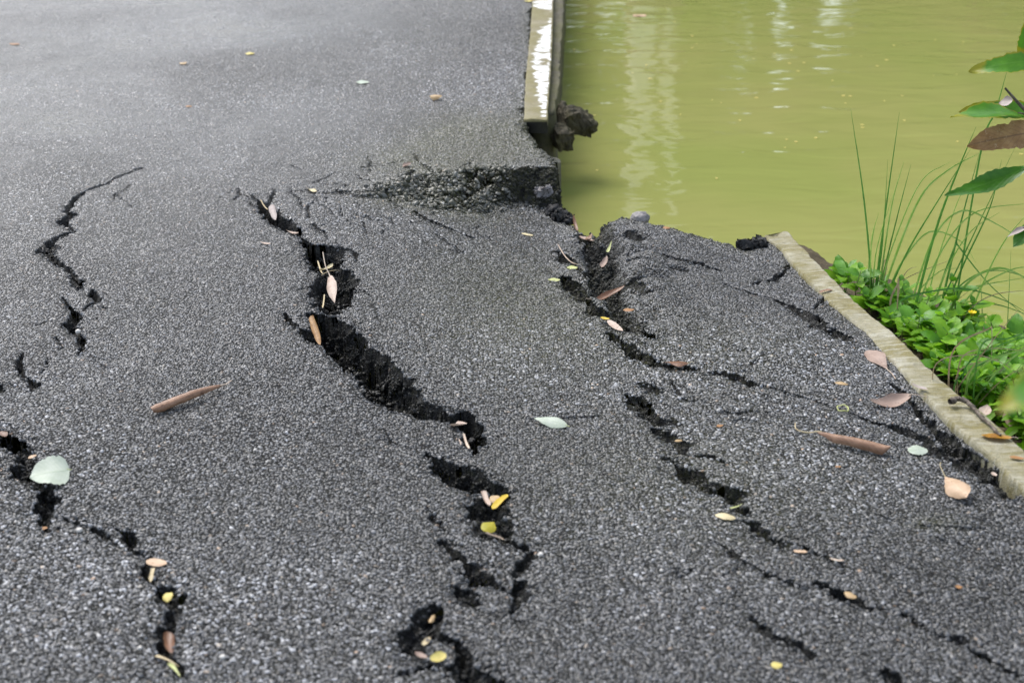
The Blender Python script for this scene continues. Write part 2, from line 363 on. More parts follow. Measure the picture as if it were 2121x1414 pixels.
def mat_concrete(name, base, dark, moss, paint=False, moss_amt=0.5, bd=0.004, streak=False):
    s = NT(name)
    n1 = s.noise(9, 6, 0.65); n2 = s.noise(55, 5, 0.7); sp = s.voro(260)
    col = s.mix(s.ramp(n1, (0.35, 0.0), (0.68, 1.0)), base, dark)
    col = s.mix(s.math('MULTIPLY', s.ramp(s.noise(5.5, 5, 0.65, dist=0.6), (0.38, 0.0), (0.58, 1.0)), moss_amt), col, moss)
    if streak:
        mp = s.n('ShaderNodeMapping'); s.l(s.coord(), mp.inputs[0]); mp.inputs['Rotation'].default_value = (0, 0, math.radians(28)); mp.inputs['Scale'].default_value = (14, 95, 30)
        st = s.noise(1.0, 5, 0.65, vec=mp.outputs[0])
        col = s.mix(s.ramp(st, (0.50, 0.0), (0.68, 0.75)), col, base); col = s.mix(s.ramp(st, (0.28, 0.8), (0.44, 0.0)), col, moss)
    col = s.mix(s.ramp(n2, (0.52, 0.0), (0.75, 0.65)), col, s.mix(0.55, dark, (0.0, 0.0, 0.0)))
    rough = 0.75
    if paint:
        f = s.attr('paint')
        col = s.mix(s.attr('end_dark'), col, (0.018, 0.017, 0.015)); col = s.mix(s.math('MULTIPLY', f, s.ramp(s.noise(24, 6, 0.75), (0.36, 0.25), (0.5, 1.0))), col, s.mix(s.ramp(n2, (0.4, 0.0), (0.7, 0.6)), (0.80, 0.81, 0.82), (0.62, 0.60, 0.52))); rough = s.mix(f, (0.7, 0.7, 0.7), (0.35, 0.35, 0.35))
    h = s.math('ADD', n2, s.math('MULTIPLY', sp.outputs['Distance'], 0.4))
    return s.p(Base_Color=col, Roughness=rough, Normal=s.bump(h, 0.8, bd), Specular_IOR_Level=0.35)

def mat_leaf(name, c1, c2, tip=None, trans=0.25, rough=0.5, vein=0.35, spots=None, veincol=None):
    s = NT(name)
    uv = s.n('ShaderNodeUVMap').outputs[0]
    sx = s.n('ShaderNodeSeparateXYZ'); s.l(uv, sx.inputs[0]); u, v = sx.outputs[0], sx.outputs[1]
    col = s.mix(s.ramp(s.noise(38, 4, 0.6), (0.35, 0.0), (0.66, 1.0)), c1, c2)
    av = s.math('ABSOLUTE', s.math('SUBTRACT', v, 0.5))
    side = s.math('SINE', s.math('MULTIPLY', s.math('SUBTRACT', u, s.math('MULTIPLY', av, 0.5)), 62.0))
    rib = s.ramp(av, (0.0, 1.0), (0.045, 0.0))
    veins = s.math('MAXIMUM', rib, s.math('MULTIPLY', s.ramp(side, (0.86, 0.0), (1.0, 1.0)), 0.5))
    col = s.mix(s.math('MULTIPLY', veins, vein), col, veincol or tuple(min(1, c * 1.6) for c in c2))
    if tip:
        e = s.math('ADD', s.math('MAXIMUM', u, s.math('MULTIPLY', av, 1.75)), s.math('MULTIPLY', s.noise(26, 3), 0.34))
        col = s.mix(s.ramp(e, (1.0, 0.0), (1.06, 1.0)), s.mix(s.ramp(e, (0.93, 0.0), (1.0, 0.8)), col, (0.35, 0.3, 0.02)), tip)
    if spots:
        col = s.mix(s.ramp(s.noise(95, 3, 0.7), (0.60, 0.0), (0.68, 0.9)), col, spots)
    nrm = s.bump(s.math('ADD', s.math('MULTIPLY', veins, -0.5), s.noise(120, 3)), 0.35, 0.0015)
    s.p(Base_Color=col, Roughness=rough, Normal=nrm, Specular_IOR_Level=0.4)
    if trans > 0:
        t = s.n('ShaderNodeBsdfTranslucent'); s.l(col, t.inputs['Color'])
        mx = s.n('ShaderNodeMixShader'); mx.inputs[0].default_value = trans
        s.l(s.b.outputs[0], mx.inputs[1]); s.l(t.outputs[0], mx.inputs[2]); s.l(mx.outputs[0], s.out.inputs[0])
    return s.m
def mat_simple(name, c1, c2, scale=20, rough=0.7, bump=0.4, bd=0.004, spec=0.35):
    s = NT(name); n = s.noise(scale, 5, 0.65)
    return s.p(Base_Color=s.mix(s.ramp(n, (0.35, 0.0), (0.68, 1.0)), c1, c2), Roughness=rough, Specular_IOR_Level=spec,
               Normal=s.bump(s.noise(scale * 2.6, 5, 0.7), bump, bd))
def mat_water():
    s = NT('murky_water')
    r1 = s.noise(1.0, 2, 0.5, vec=s.mapped((2.0, 4.4, 1)), dist=0.5)
    r2 = s.noise(1.0, 2, 0.5, vec=s.mapped((6, 13, 1)), dist=0.2)
    calm = s.ramp(s.noise(1.0, 2, vec=s.mapped((0.35, 0.5, 1))), (0.4, 0.35), (0.62, 1.0))
    xs_ = s.n('ShaderNodeSeparateXYZ'); s.l(s.coord(), xs_.inputs[0])
    near_wall = s.n('ShaderNodeMapRange'); s.l(xs_.outputs[0], near_wall.inputs['Value']); near_wall.inputs['From Min'].default_value = 0.5; near_wall.inputs['From Max'].default_value = 1.5; near_wall.inputs['To Min'].default_value = 0.24; near_wall.inputs['To Max'].default_value = 0.06
    h = s.math('ADD', r1, s.math('MULTIPLY', s.math('MULTIPLY', r2, near_wall.outputs[0]), calm))
    col = s.mix(s.ramp(s.noise(0.9, 3), (0.35, 0.0), (0.65, 1.0)), (0.272, 0.272, 0.09), (0.235, 0.26, 0.074))
    return s.p(Base_Color=col, Roughness=0.04, IOR=1.33, Normal=s.bump(h, 0.62, 0.02), Specular_IOR_Level=0.95)

M = dict(
    asphalt=mat_asphalt(), stones=mat_stones(), water=mat_water(),
    kerb=mat_concrete('mossy_concrete', (0.40, 0.385, 0.31), (0.20, 0.18, 0.10), (0.17, 0.145, 0.045), moss_amt=0.85, streak=True),
    kerb_paint=mat_concrete('painted_concrete', (0.26, 0.235, 0.15), (0.17, 0.145, 0.075), (0.17, 0.15, 0.045), paint=True, moss_amt=0.7),
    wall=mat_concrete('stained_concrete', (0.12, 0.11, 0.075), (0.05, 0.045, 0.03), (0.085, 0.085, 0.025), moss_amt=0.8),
    post=mat_concrete('pale_concrete', (0.30, 0.28, 0.22), (0.2, 0.18, 0.13), (0.14, 0.13, 0.07), moss_amt=0.3),
    rubble=mat_concrete('rubble_concrete', (0.10, 0.085, 0.055), (0.035, 0.03, 0.02), (0.10, 0.09, 0.03), moss_amt=0.5, bd=0.02),
    stone=mat_simple('grey_stone', (0.24, 0.225, 0.22), (0.17, 0.16, 0.16), 30, 0.6),
    blackstone=mat_simple('bitumen_lump', (0.012, 0.012, 0.012), (0.03, 0.03, 0.03), 60, 0.6),
    pebble=mat_simple('white_pebble', (0.6, 0.58, 0.54), (0.5, 0.48, 0.44), 60, 0.5),
    soil=mat_simple('bank_soil', (0.06, 0.045, 0.025), (0.11, 0.085, 0.045), 14, 0.9, 0.8, 0.02),
    bark=mat_simple('brown_bark', (0.20, 0.13, 0.08), (0.28, 0.19, 0.12), 6, 0.85, 0.8, 0.03),
    palebark=mat_simple('pale_bark', (0.85, 0.80, 0.70), (0.78, 0.72, 0.62), 5, 0.8, 0.5, 0.02),
    twig=mat_simple('dry_twig', (0.05, 0.04, 0.03), (0.20, 0.165, 0.13), 90, 0.8, 0.6, 0.002),
    straw=mat_simple('straw', (0.50, 0.42, 0.26), (0.40, 0.32, 0.18), 60, 0.6, 0.3, 0.001),
    palestem=mat_simple('pale_stem', (0.55, 0.46, 0.36), (0.45, 0.34, 0.26), 60, 0.6, 0.3, 0.001),
    brown=mat_leaf('brown_leaf', (0.20, 0.11, 0.065), (0.34, 0.20, 0.125), trans=0.08, rough=0.42, spots=(0.10, 0.05, 0.03)),
    pinkish=mat_leaf('pinkish_dry_leaf', (0.37, 0.27, 0.215), (0.29, 0.20, 0.155), trans=0.12, rough=0.5, spots=(0.17, 0.10, 0.07)),
    pale=mat_leaf('pale_dry_leaf', (0.54, 0.44, 0.36), (0.42, 0.31, 0.24), trans=0.12, spots=(0.28, 0.18, 0.13)),
    peach=mat_leaf('peach_leaf', (0.58, 0.42, 0.28), (0.46, 0.31, 0.19), trans=0.1, spots=(0.3, 0.17, 0.09)),
    cream=mat_leaf('cream_leaf', (0.66, 0.58, 0.36), (0.60, 0.50, 0.28), trans=0.15),
    yellow=mat_leaf('yellow_leaf', (0.66, 0.48, 0.05), (0.60, 0.40, 0.03), trans=0.2),
    paleyellow=mat_leaf('pale_yellow_leaf', (0.66, 0.57, 0.18), (0.58, 0.47, 0.13), trans=0.2),
    yellowgreen=mat_leaf('yellow_green_leaf', (0.36, 0.34, 0.03), (0.46, 0.38, 0.03), trans=0.2),
    palegreen=mat_leaf('pale_green_leaf', (0.38, 0.44, 0.34), (0.46, 0.51, 0.42), trans=0.12, rough=0.45, vein=0.6, veincol=(0.28, 0.36, 0.24)),
    limegreen=mat_leaf('lime_leaf', (0.48, 0.52, 0.20), (0.56, 0.58, 0.26), trans=0.2),
    amber=mat_leaf('amber_leaf', (0.42, 0.22, 0.015), (0.30, 0.13, 0.01), trans=0.2, spots=(0.05, 0.02, 0.01)),
    rust=mat_leaf('rust_leaf', (0.13, 0.06, 0.03), (0.21, 0.105, 0.055), trans=0.12, rough=0.3),
    orange=mat_leaf('orange_leaf', (0.36, 0.19, 0.07), (0.28, 0.13, 0.05), trans=0.1),
    tan=mat_leaf('tan_leaf', (0.46, 0.33, 0.17), (0.38, 0.25, 0.12), trans=0.1),
    greyleaf=mat_leaf('grey_dry_leaf', (0.36, 0.31, 0.28), (0.28, 0.23, 0.21), trans=0.05),
    green=mat_leaf('creeper_leaf', (0.15, 0.36, 0.014), (0.23, 0.46, 0.022), trans=0.45, rough=0.4, vein=0.3, veincol=(0.2, 0.42, 0.06)),
    green2=mat_leaf('creeper_leaf_deep', (0.07, 0.22, 0.012), (0.11, 0.30, 0.015), trans=0.35, rough=0.38, vein=0.3, veincol=(0.15, 0.34, 0.05)),
    shrub=mat_leaf('shrub_leaf', (0.07, 0.22, 0.014), (0.11, 0.30, 0.02), tip=(0.14, 0.06, 0.03), trans=0.3, rough=0.3, vein=0.3, veincol=(0.16, 0.32, 0.06)),
    shrub2=mat_leaf('shrub_leaf_dark', (0.035, 0.13, 0.012), (0.055, 0.18, 0.015), trans=0.3, rough=0.3, vein=0.25, veincol=(0.1, 0.22, 0.05)),
    drybrown=mat_leaf('shrub_dry_leaf', (0.25, 0.135, 0.05), (0.38, 0.23, 0.10), trans=0.15, rough=0.6, veincol=(0.10, 0.05, 0.03), vein=0.7, spots=(0.42, 0.30, 0.18)),
    blade=mat_leaf('grass_blade', (0.06, 0.19, 0.035), (0.11, 0.28, 0.05), trans=0.3, rough=0.35, vein=0.15),
    blade2=mat_leaf('light_grass_blade', (0.19, 0.36, 0.06), (0.28, 0.44, 0.12), trans=0.35, rough=0.4, vein=0.15),
    dryblade=mat_leaf('dry_grass_blade', (0.42, 0.34, 0.21), (0.30, 0.21, 0.12), trans=0.2, rough=0.6, vein=0.2),
    treeleaf=mat_leaf('tree_foliage', (0.14, 0.23, 0.03), (0.19, 0.28, 0.04), trans=0.35, rough=0.5, vein=0.0),
    treeleaf2=mat_leaf('tree_foliage_light', (0.20, 0.30, 0.04), (0.26, 0.34, 0.05), trans=0.4, rough=0.5, vein=0.0),
    petal=mat_simple('flower_petal', (0.85, 0.68, 0.01), (0.8, 0.58, 0.01), 60, 0.5, 0.1, 0.001),
    greenstem=mat_simple('green_stem', (0.10, 0.20, 0.03), (0.16, 0.16, 0.05), 60, 0.5, 0.2, 0.001),
)

# ------------------------------------------------------------------ the road
def build_road():
    ys = [1.72]
    while ys[-1] < 9.6: ys.append(ys[-1] + 7.6e-4 * ys[-1] ** 1.5)
    far = [ys[-1] + 0.05 * 1.13 ** k for k in range(1, 46)]; far = [y for y in far if y < 59] + [60.0]
    near = [-6, -4, -2.5, -1.2, -0.3, 0.3, 0.8, 1.15, 1.4, 1.55, 1.65, 1.70]
    ys = np.array(near + ys + far); nr = len(ys)
    w = 0.46 + 0.415 * np.clip(ys, 0.8, 9.6)                     # half width kept finely meshed
    u = np.linspace(-1.0, 0.80, 1020)
    ul = -1.0 - np.array([6.0, 4.0, 2.5, 1.4, 0.7, 0.35, 0.15, 0.06, 0.02]) ; ur = 0.8 + np.array([0.02, 0.08, 0.2, 0.5])
    u = np.concatenate([ul, u, ur]); nc = len(u)
    X = w[:, None] * u[None, :]; Y = np.repeat(ys[:, None], nc, 1)
    X = np.clip(X, -9.4, 1.6 + 0 * X)
    bx0, by0, _a, _b = cells(X, Y, 0.017, 6)
    gx, gy, gd, gr = cells(X, Y, 0.0085, 5)                      # stones of the asphalt
    jx, jy, _a, _b = cells(X, Y, 0.030, 12); jx2, jy2, _a, _b = cells(X, Y, 0.075, 13)
    QX = X + 0.20 * (gx - X) + 0.10 * (bx0 - X) + 0.48 * (jx - X) + 0.12 * (jx2 - X); QY = Y + 0.20 * (gy - Y) + 0.10 * (by0 - Y) + 0.40 * (jy - Y) + 0.10 * (jy2 - Y)
    bx, by, bd_, brn = cells(X, Y, 0.021, 8)                     # coarser lumps
    jit = fb(X, Y, 0.09, 3, 3)
    QX = QX + 0.012 * vn(X, Y, 0.034, 101) + 0.018 * vn(X, Y, 0.085, 102); QY = QY + 0.014 * vn(X, Y, 0.04, 103)
    rough_line = (0.13 - 0.09 * sm(-0.10, -0.04, X)) * fb(X, Y, 0.16, 21, 4) + 0.3 * (jy - Y)
    Z = base(X, Y, rough_line)
    dr_loc = drop(X, Y)
    # general unevenness
    Z += 0.0022 * fb(X, Y, 0.10, 41, 2)
    Z += relief(X, Y)
    # scarp rubble zone
    yl = np.interp(X, L[:, 0], L[:, 1]); yu = np.interp(X, U[:, 0], U[:, 1])
    xs = sm(-0.62, -0.30, X)
    inface = np.exp(-((Y - 0.5 * (yl + yu)) / (0.5 * np.abs(yu - yl) + 0.05)) ** 2) * xs * (X < 0.3)
    dome = np.sqrt(np.clip(1 - (bd_ / 0.75) ** 2, 0, 1)); gdome = np.sqrt(np.clip(1 - (gd / 0.75) ** 2, 0, 1))
    cx3, cy3, cd3, cr3 = cells(X, Y, 0.034, 61); dome3 = np.sqrt(np.clip(1 - (cd3 / 0.75) ** 2, 0, 1))
    Z += inface * (0.013 * (dome - 0.5) * (0.4 + brn) + 0.014 * (dome3 - 0.5) * cr3 + 0.004 * (gdome - 0.5))
    yu2 = np.maximum(yu, yl + 0.012); tf = (Y + rough_line - yl) / (yu2 - yl)
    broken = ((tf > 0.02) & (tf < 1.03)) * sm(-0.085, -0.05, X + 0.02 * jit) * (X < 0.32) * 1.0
    # cracks
    dep = np.zeros_like(Z)
    for depth, pts in CR:
        P = []
        for (a, b, wp) in pts:
            f = south if not (b < 400 and a > 780) else base
            x, y = ground_pt(a, b, f); x2, _ = ground_pt(a + wp, b, f)
            P.append((x, y, abs(x2 - x) * (1.4 if wp < 34 and (a > 1250 or b > 860) else (0.72 if a < 320 and b < 480 else 1.0))))
        for (p, q) in zip(P[:-1], P[1:]):
            R = 0.5 * max(p[2], q[2]) + 0.05
            r0, r1 = np.searchsorted(ys, (min(p[1], q[1]) - R, max(p[1], q[1]) + R))
            if r1 <= r0: continue
            lo = (min(p[0], q[0]) - R) / w[r0:r1]; hi = (max(p[0], q[0]) + R) / w[r0:r1]
            c0, c1 = np.searchsorted(u, (lo.min(), hi.max()))
            if c1 <= c0: continue
            sl = (slice(r0, r1), slice(c0, c1))
            mj = min(1.0, max(0.30, 0.5 * max(p[2], q[2]) / 0.022))
            qx, qy = X[sl] + mj * (QX[sl] - X[sl]), Y[sl] + mj * (QY[sl] - Y[sl])
            dx, dy = q[0] - p[0], q[1] - p[1]; ll = dx * dx + dy * dy + 1e-12
            t = np.clip(((qx - p[0]) * dx + (qy - p[1]) * dy) / ll, 0, 1)
            d = np.hypot(qx - p[0] - t * dx, qy - p[1] - t * dy)
            sa = max(0.45, abs(dy) / math.sqrt(ll))
            hw = 0.5 * (p[2] + (q[2] - p[2]) * t) * sa
            hw = np.maximum(hw * (1.15 if depth > .0121 else 1.0), 0.004 if depth > .0121 else 0.0024)
            amp = np.clip(hw * 0.6, 0.0015, 0.012)
            e = d + amp * 1.6 * jit[sl]
            wall = np.clip(0.42 * depth, 0.005, 0.036); wall = np.minimum(wall, 0.6 * hw + 0.0015)
            k = np.clip((hw - e) / wall, 0, 1)
            k = k ** 0.8 if depth > 0.03 else k
            dep[sl] = np.maximum(dep[sl], depth * k)
            lip = np.clip(1 - (e - hw) / 0.025, 0, 1) * (e > hw) * min(depth, .06)   # edges sag a little
            Z[sl] -= 0.05 * lip
    for tr_w, tr_d, pts in ((0.055, 0.045, ((1232, 462), (1262, 500), (1270, 520))), (0.075, 0.05, ((1238, 520), (1262, 560), (1268, 590))), (0.06, 0.045, ((1262, 600), (1285, 640), (1310, 668))), (0.03, 0.02, ((1300, 480), (1335, 492))), (0.02, 0.02, ((1310, 545), (1370, 548), (1420, 560)))):
        Q = [ground_pt(*p) for p in pts]; dm = np.full(X.shape, 9.0)
        for (ax_, ay_), (bx_, by_) in zip(Q[:-1], Q[1:]):
            ll = (bx_ - ax_) ** 2 + (by_ - ay_) ** 2; t = np.clip(((X - ax_) * (bx_ - ax_) + (Y - ay_) * (by_ - ay_)) / ll, 0, 1)
            dm = np.minimum(dm, np.hypot(X - ax_ - t * (bx_ - ax_), Y - ay_ - t * (by_ - ay_)))
        k = sm(tr_w, 0.0, dm + 0.03 * jit)
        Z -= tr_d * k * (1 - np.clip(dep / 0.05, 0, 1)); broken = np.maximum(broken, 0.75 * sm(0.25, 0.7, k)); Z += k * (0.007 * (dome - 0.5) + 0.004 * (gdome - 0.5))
    floor_n = 1 + 0.5 * fb(X, Y, 0.03, 77, 3) + 0.25 * (brn - 0.5)
    Z -= dep * floor_n
    indeep = sm(0.012, 0.03, dep)
    cx4, cy4, cd4, cr4 = cells(X, Y, 0.045, 63); dome4 = np.sqrt(np.clip(1 - (cd4 / 0.75) ** 2, 0, 1))
    Z += indeep * (0.008 * (dome - 0.5) * (0.4 + brn) + 0.022 * (dome4 - 0.5) * np.clip(dep / .08, 0, 1) + 0.005 * (gdome - 0.5))
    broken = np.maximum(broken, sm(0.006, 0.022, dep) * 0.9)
    # stones proud of the surface
    Z += (1 - indeep) * 0.0005 * gdome
    # valley sides of the right slab, rounded lumps
    vx, vy = ground_pt(1290, 560); vm = np.exp(-((X - vx) / 0.16) ** 2 - ((Y - vy) / 0.5) ** 2)
    lx, ly, ld, lr = cells(X, Y, 0.13, 15)
    Z += vm * 0.045 * (np.clip(1 - (ld / 0.8) ** 2, 0, 1) - 0.5)
    # outside the outline: broken edge falling into the water
    inside = np.zeros(X.shape, bool); qx = QX + 0.012 * jit; qy = QY + 0.02 * vn(X, Y, 0.07, 55)
    n = len(poly)
    for i in range(n):
        x1, y1 = poly[i]; x2, y2 = poly[(i + 1) % n]
        if y1 == y2: continue
        rr = (ys > min(y1, y2) - 0.08) & (ys < max(y1, y2) + 0.08)
        if not rr.any(): continue
        yy = qy[rr]; c = (yy > y1) != (yy > y2)
        inside[rr] ^= c & (qx[rr] < (x2 - x1) * (yy - y1) / (y2 - y1) + x1)
    dist = np.full(X.shape, 0.6)
    for i in range(n_open):
        p, q = poly[i], poly[i + 1]; R = 0.6
        r0, r1 = np.searchsorted(ys, (min(p[1], q[1]) - R, max(p[1], q[1]) + R))
        sl = slice(max(r0 - 1, 0), r1 + 1)
        dx, dy = q - p; ll = dx * dx + dy * dy
        t = np.clip(((qx[sl] - p[0]) * dx + (qy[sl] - p[1]) * dy) / ll, 0, 1)
        dist[sl] = np.minimum(dist[sl], np.hypot(qx[sl] - p[0] - t * dx, qy[sl] - p[1] - t * dy))
    out = ~inside
    rnd = np.clip(1 - dist / 0.03, 0, 1) ** 2                    # rounded lip
    nearopen = (Y > poly[len(edge_far) + 2][1] - 1.2) & (Y < 5.7)
    Z -= np.where(inside & nearopen, 0.014 * rnd, 0)
    Z = np.where(out, Z - np.minimum(0.95, 0.014 + dist * 9) - 0.02 * dome * (dist > 0.004), Z)
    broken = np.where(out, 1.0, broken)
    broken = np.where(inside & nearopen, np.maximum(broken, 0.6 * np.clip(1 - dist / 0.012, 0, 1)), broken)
    # moss: on the raised corner, under the step, along the kerbs
    def blob(px, py, rx, ry):
        x, y = ground_pt(px, py, base); return np.exp(-((X - x) / rx) ** 2 - ((Y - y) / ry) ** 2)
    moss = 1.3 * blob(1000, 285, .24, .36) + 1.0 * blob(900, 330, .25, .22) + 0.7 * blob(950, 430, .16, .16) + 0.6 * blob(820, 400, .14, .12) \
        + 0.45 * blob(1080, 590, .3, .4) + 0.4 * blob(1130, 700, .3, .35) + 0.35 * blob(1450, 980, .35, .3) + 0.5 * blob(1935, 1080, .05, .03) + 0.3 * blob(1500, 730, .25, .25) \
        + 0.4 * np.exp(-(dist / 0.05) ** 2) * inside * (Y < 8)
    moss = np.clip(moss + 0.10, 0, 1)
    wet = np.clip(sm(2.9, 6.0, Y - 0.35 * X) * sm(0.5, -1.1, X) * (0.8 + 0.35 * fb(X, Y, 0.9, 71, 3)), 0, 1)
    stoned = ((Y > 1.73) & (Y < 8.5) & (X > -0.40 * Y - 0.2) & (X < 0.40 * Y + 0.25)).astype(float) * (1 - 0.7 * sm(7.2, 8.5, Y))
    V = np.stack([X, Y, Z], -1).reshape(-1, 3)
    # walls of cracks pushed about sideways
    side = (indeep + out).reshape(-1)
    side = np.maximum(side, 0.45 * (inface * xs).reshape(-1))
    for sc, am, sd_ in ((0.040, 0.014, 91), (0.012, 0.006, 95)):
        V[:, 0] += side * am * vn(V[:, 1] * .8 + V[:, 2] * 1.1, V[:, 2] * .9 - V[:, 0] * .6, sc, sd_)
        V[:, 1] += side * am * vn(V[:, 0] * .8 - V[:, 2] * 1.1, V[:, 2] * .9 + V[:, 1] * .6, sc, sd_ + 1)
    F = grid_faces(nr, nc)
    keep = (V[F[:, :4], 2].max(1) > -0.9) & ((V[F[:, 2], 0] - V[F[:, 0], 0]) > 1e-6)
    F = F[keep]
    used = np.zeros(len(V), bool); used[F.ravel()] = True
    idx = np.cumsum(used) - 1
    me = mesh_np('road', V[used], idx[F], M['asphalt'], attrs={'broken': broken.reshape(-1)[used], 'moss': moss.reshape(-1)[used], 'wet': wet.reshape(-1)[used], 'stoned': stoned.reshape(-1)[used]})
    road = tag(add('road', me), kind='structure')
    # ---- the stones of the asphalt: one per jittered cell, more on steep broken faces
    G = V.reshape(nr, nc, 3)
    du = np.gradient(G, axis=1); dv = np.gradient(G, axis=0); N = np.cross(du, dv); ln = np.linalg.norm(N, axis=2, keepdims=True) + 1e-12; N = N / ln
    sp = 0.0061
    cx_, cy_ = np.meshgrid(np.arange(-4.6 / sp, 1.6 / sp), np.arange(1.72 / sp, 8.6 / sp)); cx_ = np.floor(cx_).ravel(); cy_ = np.floor(cy_).ravel()
    px = (cx_ + 0.5 + 0.42 * rng.uniform(-1, 1, cx_.shape)) * sp; py = (cy_ + 0.5 + 0.42 * rng.uniform(-1, 1, cx_.shape)) * sp
    m = (px > -0.40 * py - 0.25) & (px < 0.40 * py + 0.3); px, py = px[m], py[m]
    r = np.clip(np.searchsorted(ys, py), 1, nr - 1); c = np.clip(np.searchsorted(u, px / w[r]), 1, nc - 1)
    P1 = G[r, c]; P1 = P1 + np.stack([px - X[r, c], py - Y[r, c], 0 * px], -1) * (N[r, c][:, 2:3] > 0.9)
    r1, c1 = r, c
    area = np.linalg.norm(np.cross(du, dv), axis=2); plan = np.abs(du[..., 0] * dv[..., 1] - du[..., 1] * dv[..., 0])
    pr = np.clip((area - plan) / sp ** 2, 0, 1) * (ys[:, None] > 1.75) * (ys[:, None] < 8.5) * (Z > -0.45) * (np.abs(u) < 0.99)[None, :]
    ex = rng.random(pr.shape) < pr; r2, c2 = np.nonzero(ex)
    P = np.concatenate([P1, G[r2, c2]]); rr = np.concatenate([r1, r2]); cc = np.concatenate([c1, c2])
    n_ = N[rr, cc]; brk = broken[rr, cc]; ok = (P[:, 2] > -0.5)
    dd = dep[rr, cc]; size = 0.0023 + 0.0029 * rng.random(len(P)) ** 2.0
    size *= 1 + 0.75 * np.clip(inface[rr, cc] - brk, 0, 1) * rng.random(len(P)); size *= np.where(dd > 0.012, 0.85, 1.0)
    ok &= ~((rng.random(len(P)) < 0.07 + 0.20 * fb(P[:, 0], P[:, 1], 0.35, 83, 4)) & (brk < 0.3)); ok &= ~((dd > 0.003) & (dd < 0.025) & (rng.random(len(P)) < 0.8))
    P = P - n_ * (size * (0.0 + 0.38 * rng.random(len(P)) + 0.10 * wet[rr, cc]))[:, None]
    n_ = n_ + rng.normal(0, 0.10, n_.shape) * (1 + 2 * brk[:, None] - 0.6 * wet[rr, cc][:, None]); n_ /= np.linalg.norm(n_, axis=1, keepdims=True)
    P, n_, size, brk, rr, cc = P[ok], n_[ok], size[ok], brk[ok], rr[ok], cc[ok]
    vis = (ys[:, None] > 1.9) & (ys[:, None] < 6) & (Z > -0.4) & ~out
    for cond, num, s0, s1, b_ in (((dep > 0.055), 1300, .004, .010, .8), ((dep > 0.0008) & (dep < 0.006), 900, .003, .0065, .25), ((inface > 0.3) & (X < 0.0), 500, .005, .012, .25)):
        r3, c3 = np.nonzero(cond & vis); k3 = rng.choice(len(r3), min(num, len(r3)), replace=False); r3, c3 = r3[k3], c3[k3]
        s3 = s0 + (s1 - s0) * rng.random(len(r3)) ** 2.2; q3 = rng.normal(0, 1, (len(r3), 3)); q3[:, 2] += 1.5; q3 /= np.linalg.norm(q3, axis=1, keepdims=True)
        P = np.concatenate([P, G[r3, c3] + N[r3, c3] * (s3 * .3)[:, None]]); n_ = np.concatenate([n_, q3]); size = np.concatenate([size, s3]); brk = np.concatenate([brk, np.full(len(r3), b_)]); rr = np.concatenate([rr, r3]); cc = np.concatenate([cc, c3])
    sm_ = bpy.data.meshes.new('asphalt_stones'); sm_.vertices.add(len(P)); sm_.vertices.foreach_set('co', P.astype(np.float32).ravel())
    at = sm_.attributes.new('nrm', 'FLOAT_VECTOR', 'POINT'); at.data.foreach_set('vector', n_.astype(np.float32).ravel())
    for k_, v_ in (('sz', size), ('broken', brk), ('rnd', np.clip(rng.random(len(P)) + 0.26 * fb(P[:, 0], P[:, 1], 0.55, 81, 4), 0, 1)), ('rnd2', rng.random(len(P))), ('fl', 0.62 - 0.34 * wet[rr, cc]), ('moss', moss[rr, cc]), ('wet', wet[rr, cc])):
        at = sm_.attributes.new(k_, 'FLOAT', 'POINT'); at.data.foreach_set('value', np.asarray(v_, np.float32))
    so = tag(add('asphalt_stones', sm_, road), kind='stuff')
    sm_.materials.append(M['stones'])
    gt = bpy.data.node_groups.new('stones_on_points', 'GeometryNodeTree'); gt.interface.new_socket('Geometry', in_out='INPUT', socket_type='NodeSocketGeometry'); gt.interface.new_socket('Geometry', in_out='OUTPUT', socket_type='NodeSocketGeometry')
    A = lambda t, **k: [setattr(n0, kk, vv) or n0 for n0 in (gt.nodes.new(t),) for kk, vv in (k.items() or {'name': 'node'}.items())][-1]
    gi, go = A('NodeGroupInput'), A('NodeGroupOutput'); J = A('GeometryNodeJoinGeometry')
    for q in range(7):
        ico = A('GeometryNodeMeshIcoSphere'); ico.inputs['Subdivisions'].default_value = 2; ico.inputs['Radius'].default_value = 1.0
        pos = A('GeometryNodeInputPosition'); off = A('ShaderNodeVectorMath', operation='ADD'); off.inputs[1].default_value = (q * 7.3, q * 3.1, q)
        nz = A('ShaderNodeTexNoise'); nz.inputs['Scale'].default_value = 0.85; nz.inputs['Detail'].default_value = 1
        sb = A('ShaderNodeVectorMath', operation='SUBTRACT'); sb.inputs[1].default_value = (.5, .5, .5)
        sc_ = A('ShaderNodeVectorMath', operation='SCALE'); sc_.inputs['Scale'].default_value = 1.7
        sp_ = A('GeometryNodeSetPosition'); ss = A('GeometryNodeSetShadeSmooth'); mt = A('GeometryNodeSetMaterial'); mt.inputs['Material'].default_value = M['stones']; g2 = A('GeometryNodeGeometryToInstance')
        for a_, b_ in ((pos.outputs[0], off.inputs[0]), (off.outputs[0], nz.inputs['Vector']), (nz.outputs['Color'], sb.inputs[0]), (sb.outputs[0], sc_.inputs[0]), (ico.outputs['Mesh'], sp_.inputs['Geometry']), (sc_.outputs[0], sp_.inputs['Offset']),
                       (sp_.outputs[0], ss.inputs[0]), (ss.outputs[0], mt.inputs['Geometry']), (mt.outputs[0], g2.inputs[0]), (g2.outputs[0], J.inputs[0])): gt.links.new(a_, b_)
    def named(nm, typ):
        n0 = A('GeometryNodeInputNamedAttribute', data_type=typ); n0.inputs['Name'].default_value = nm; return n0.outputs['Attribute']
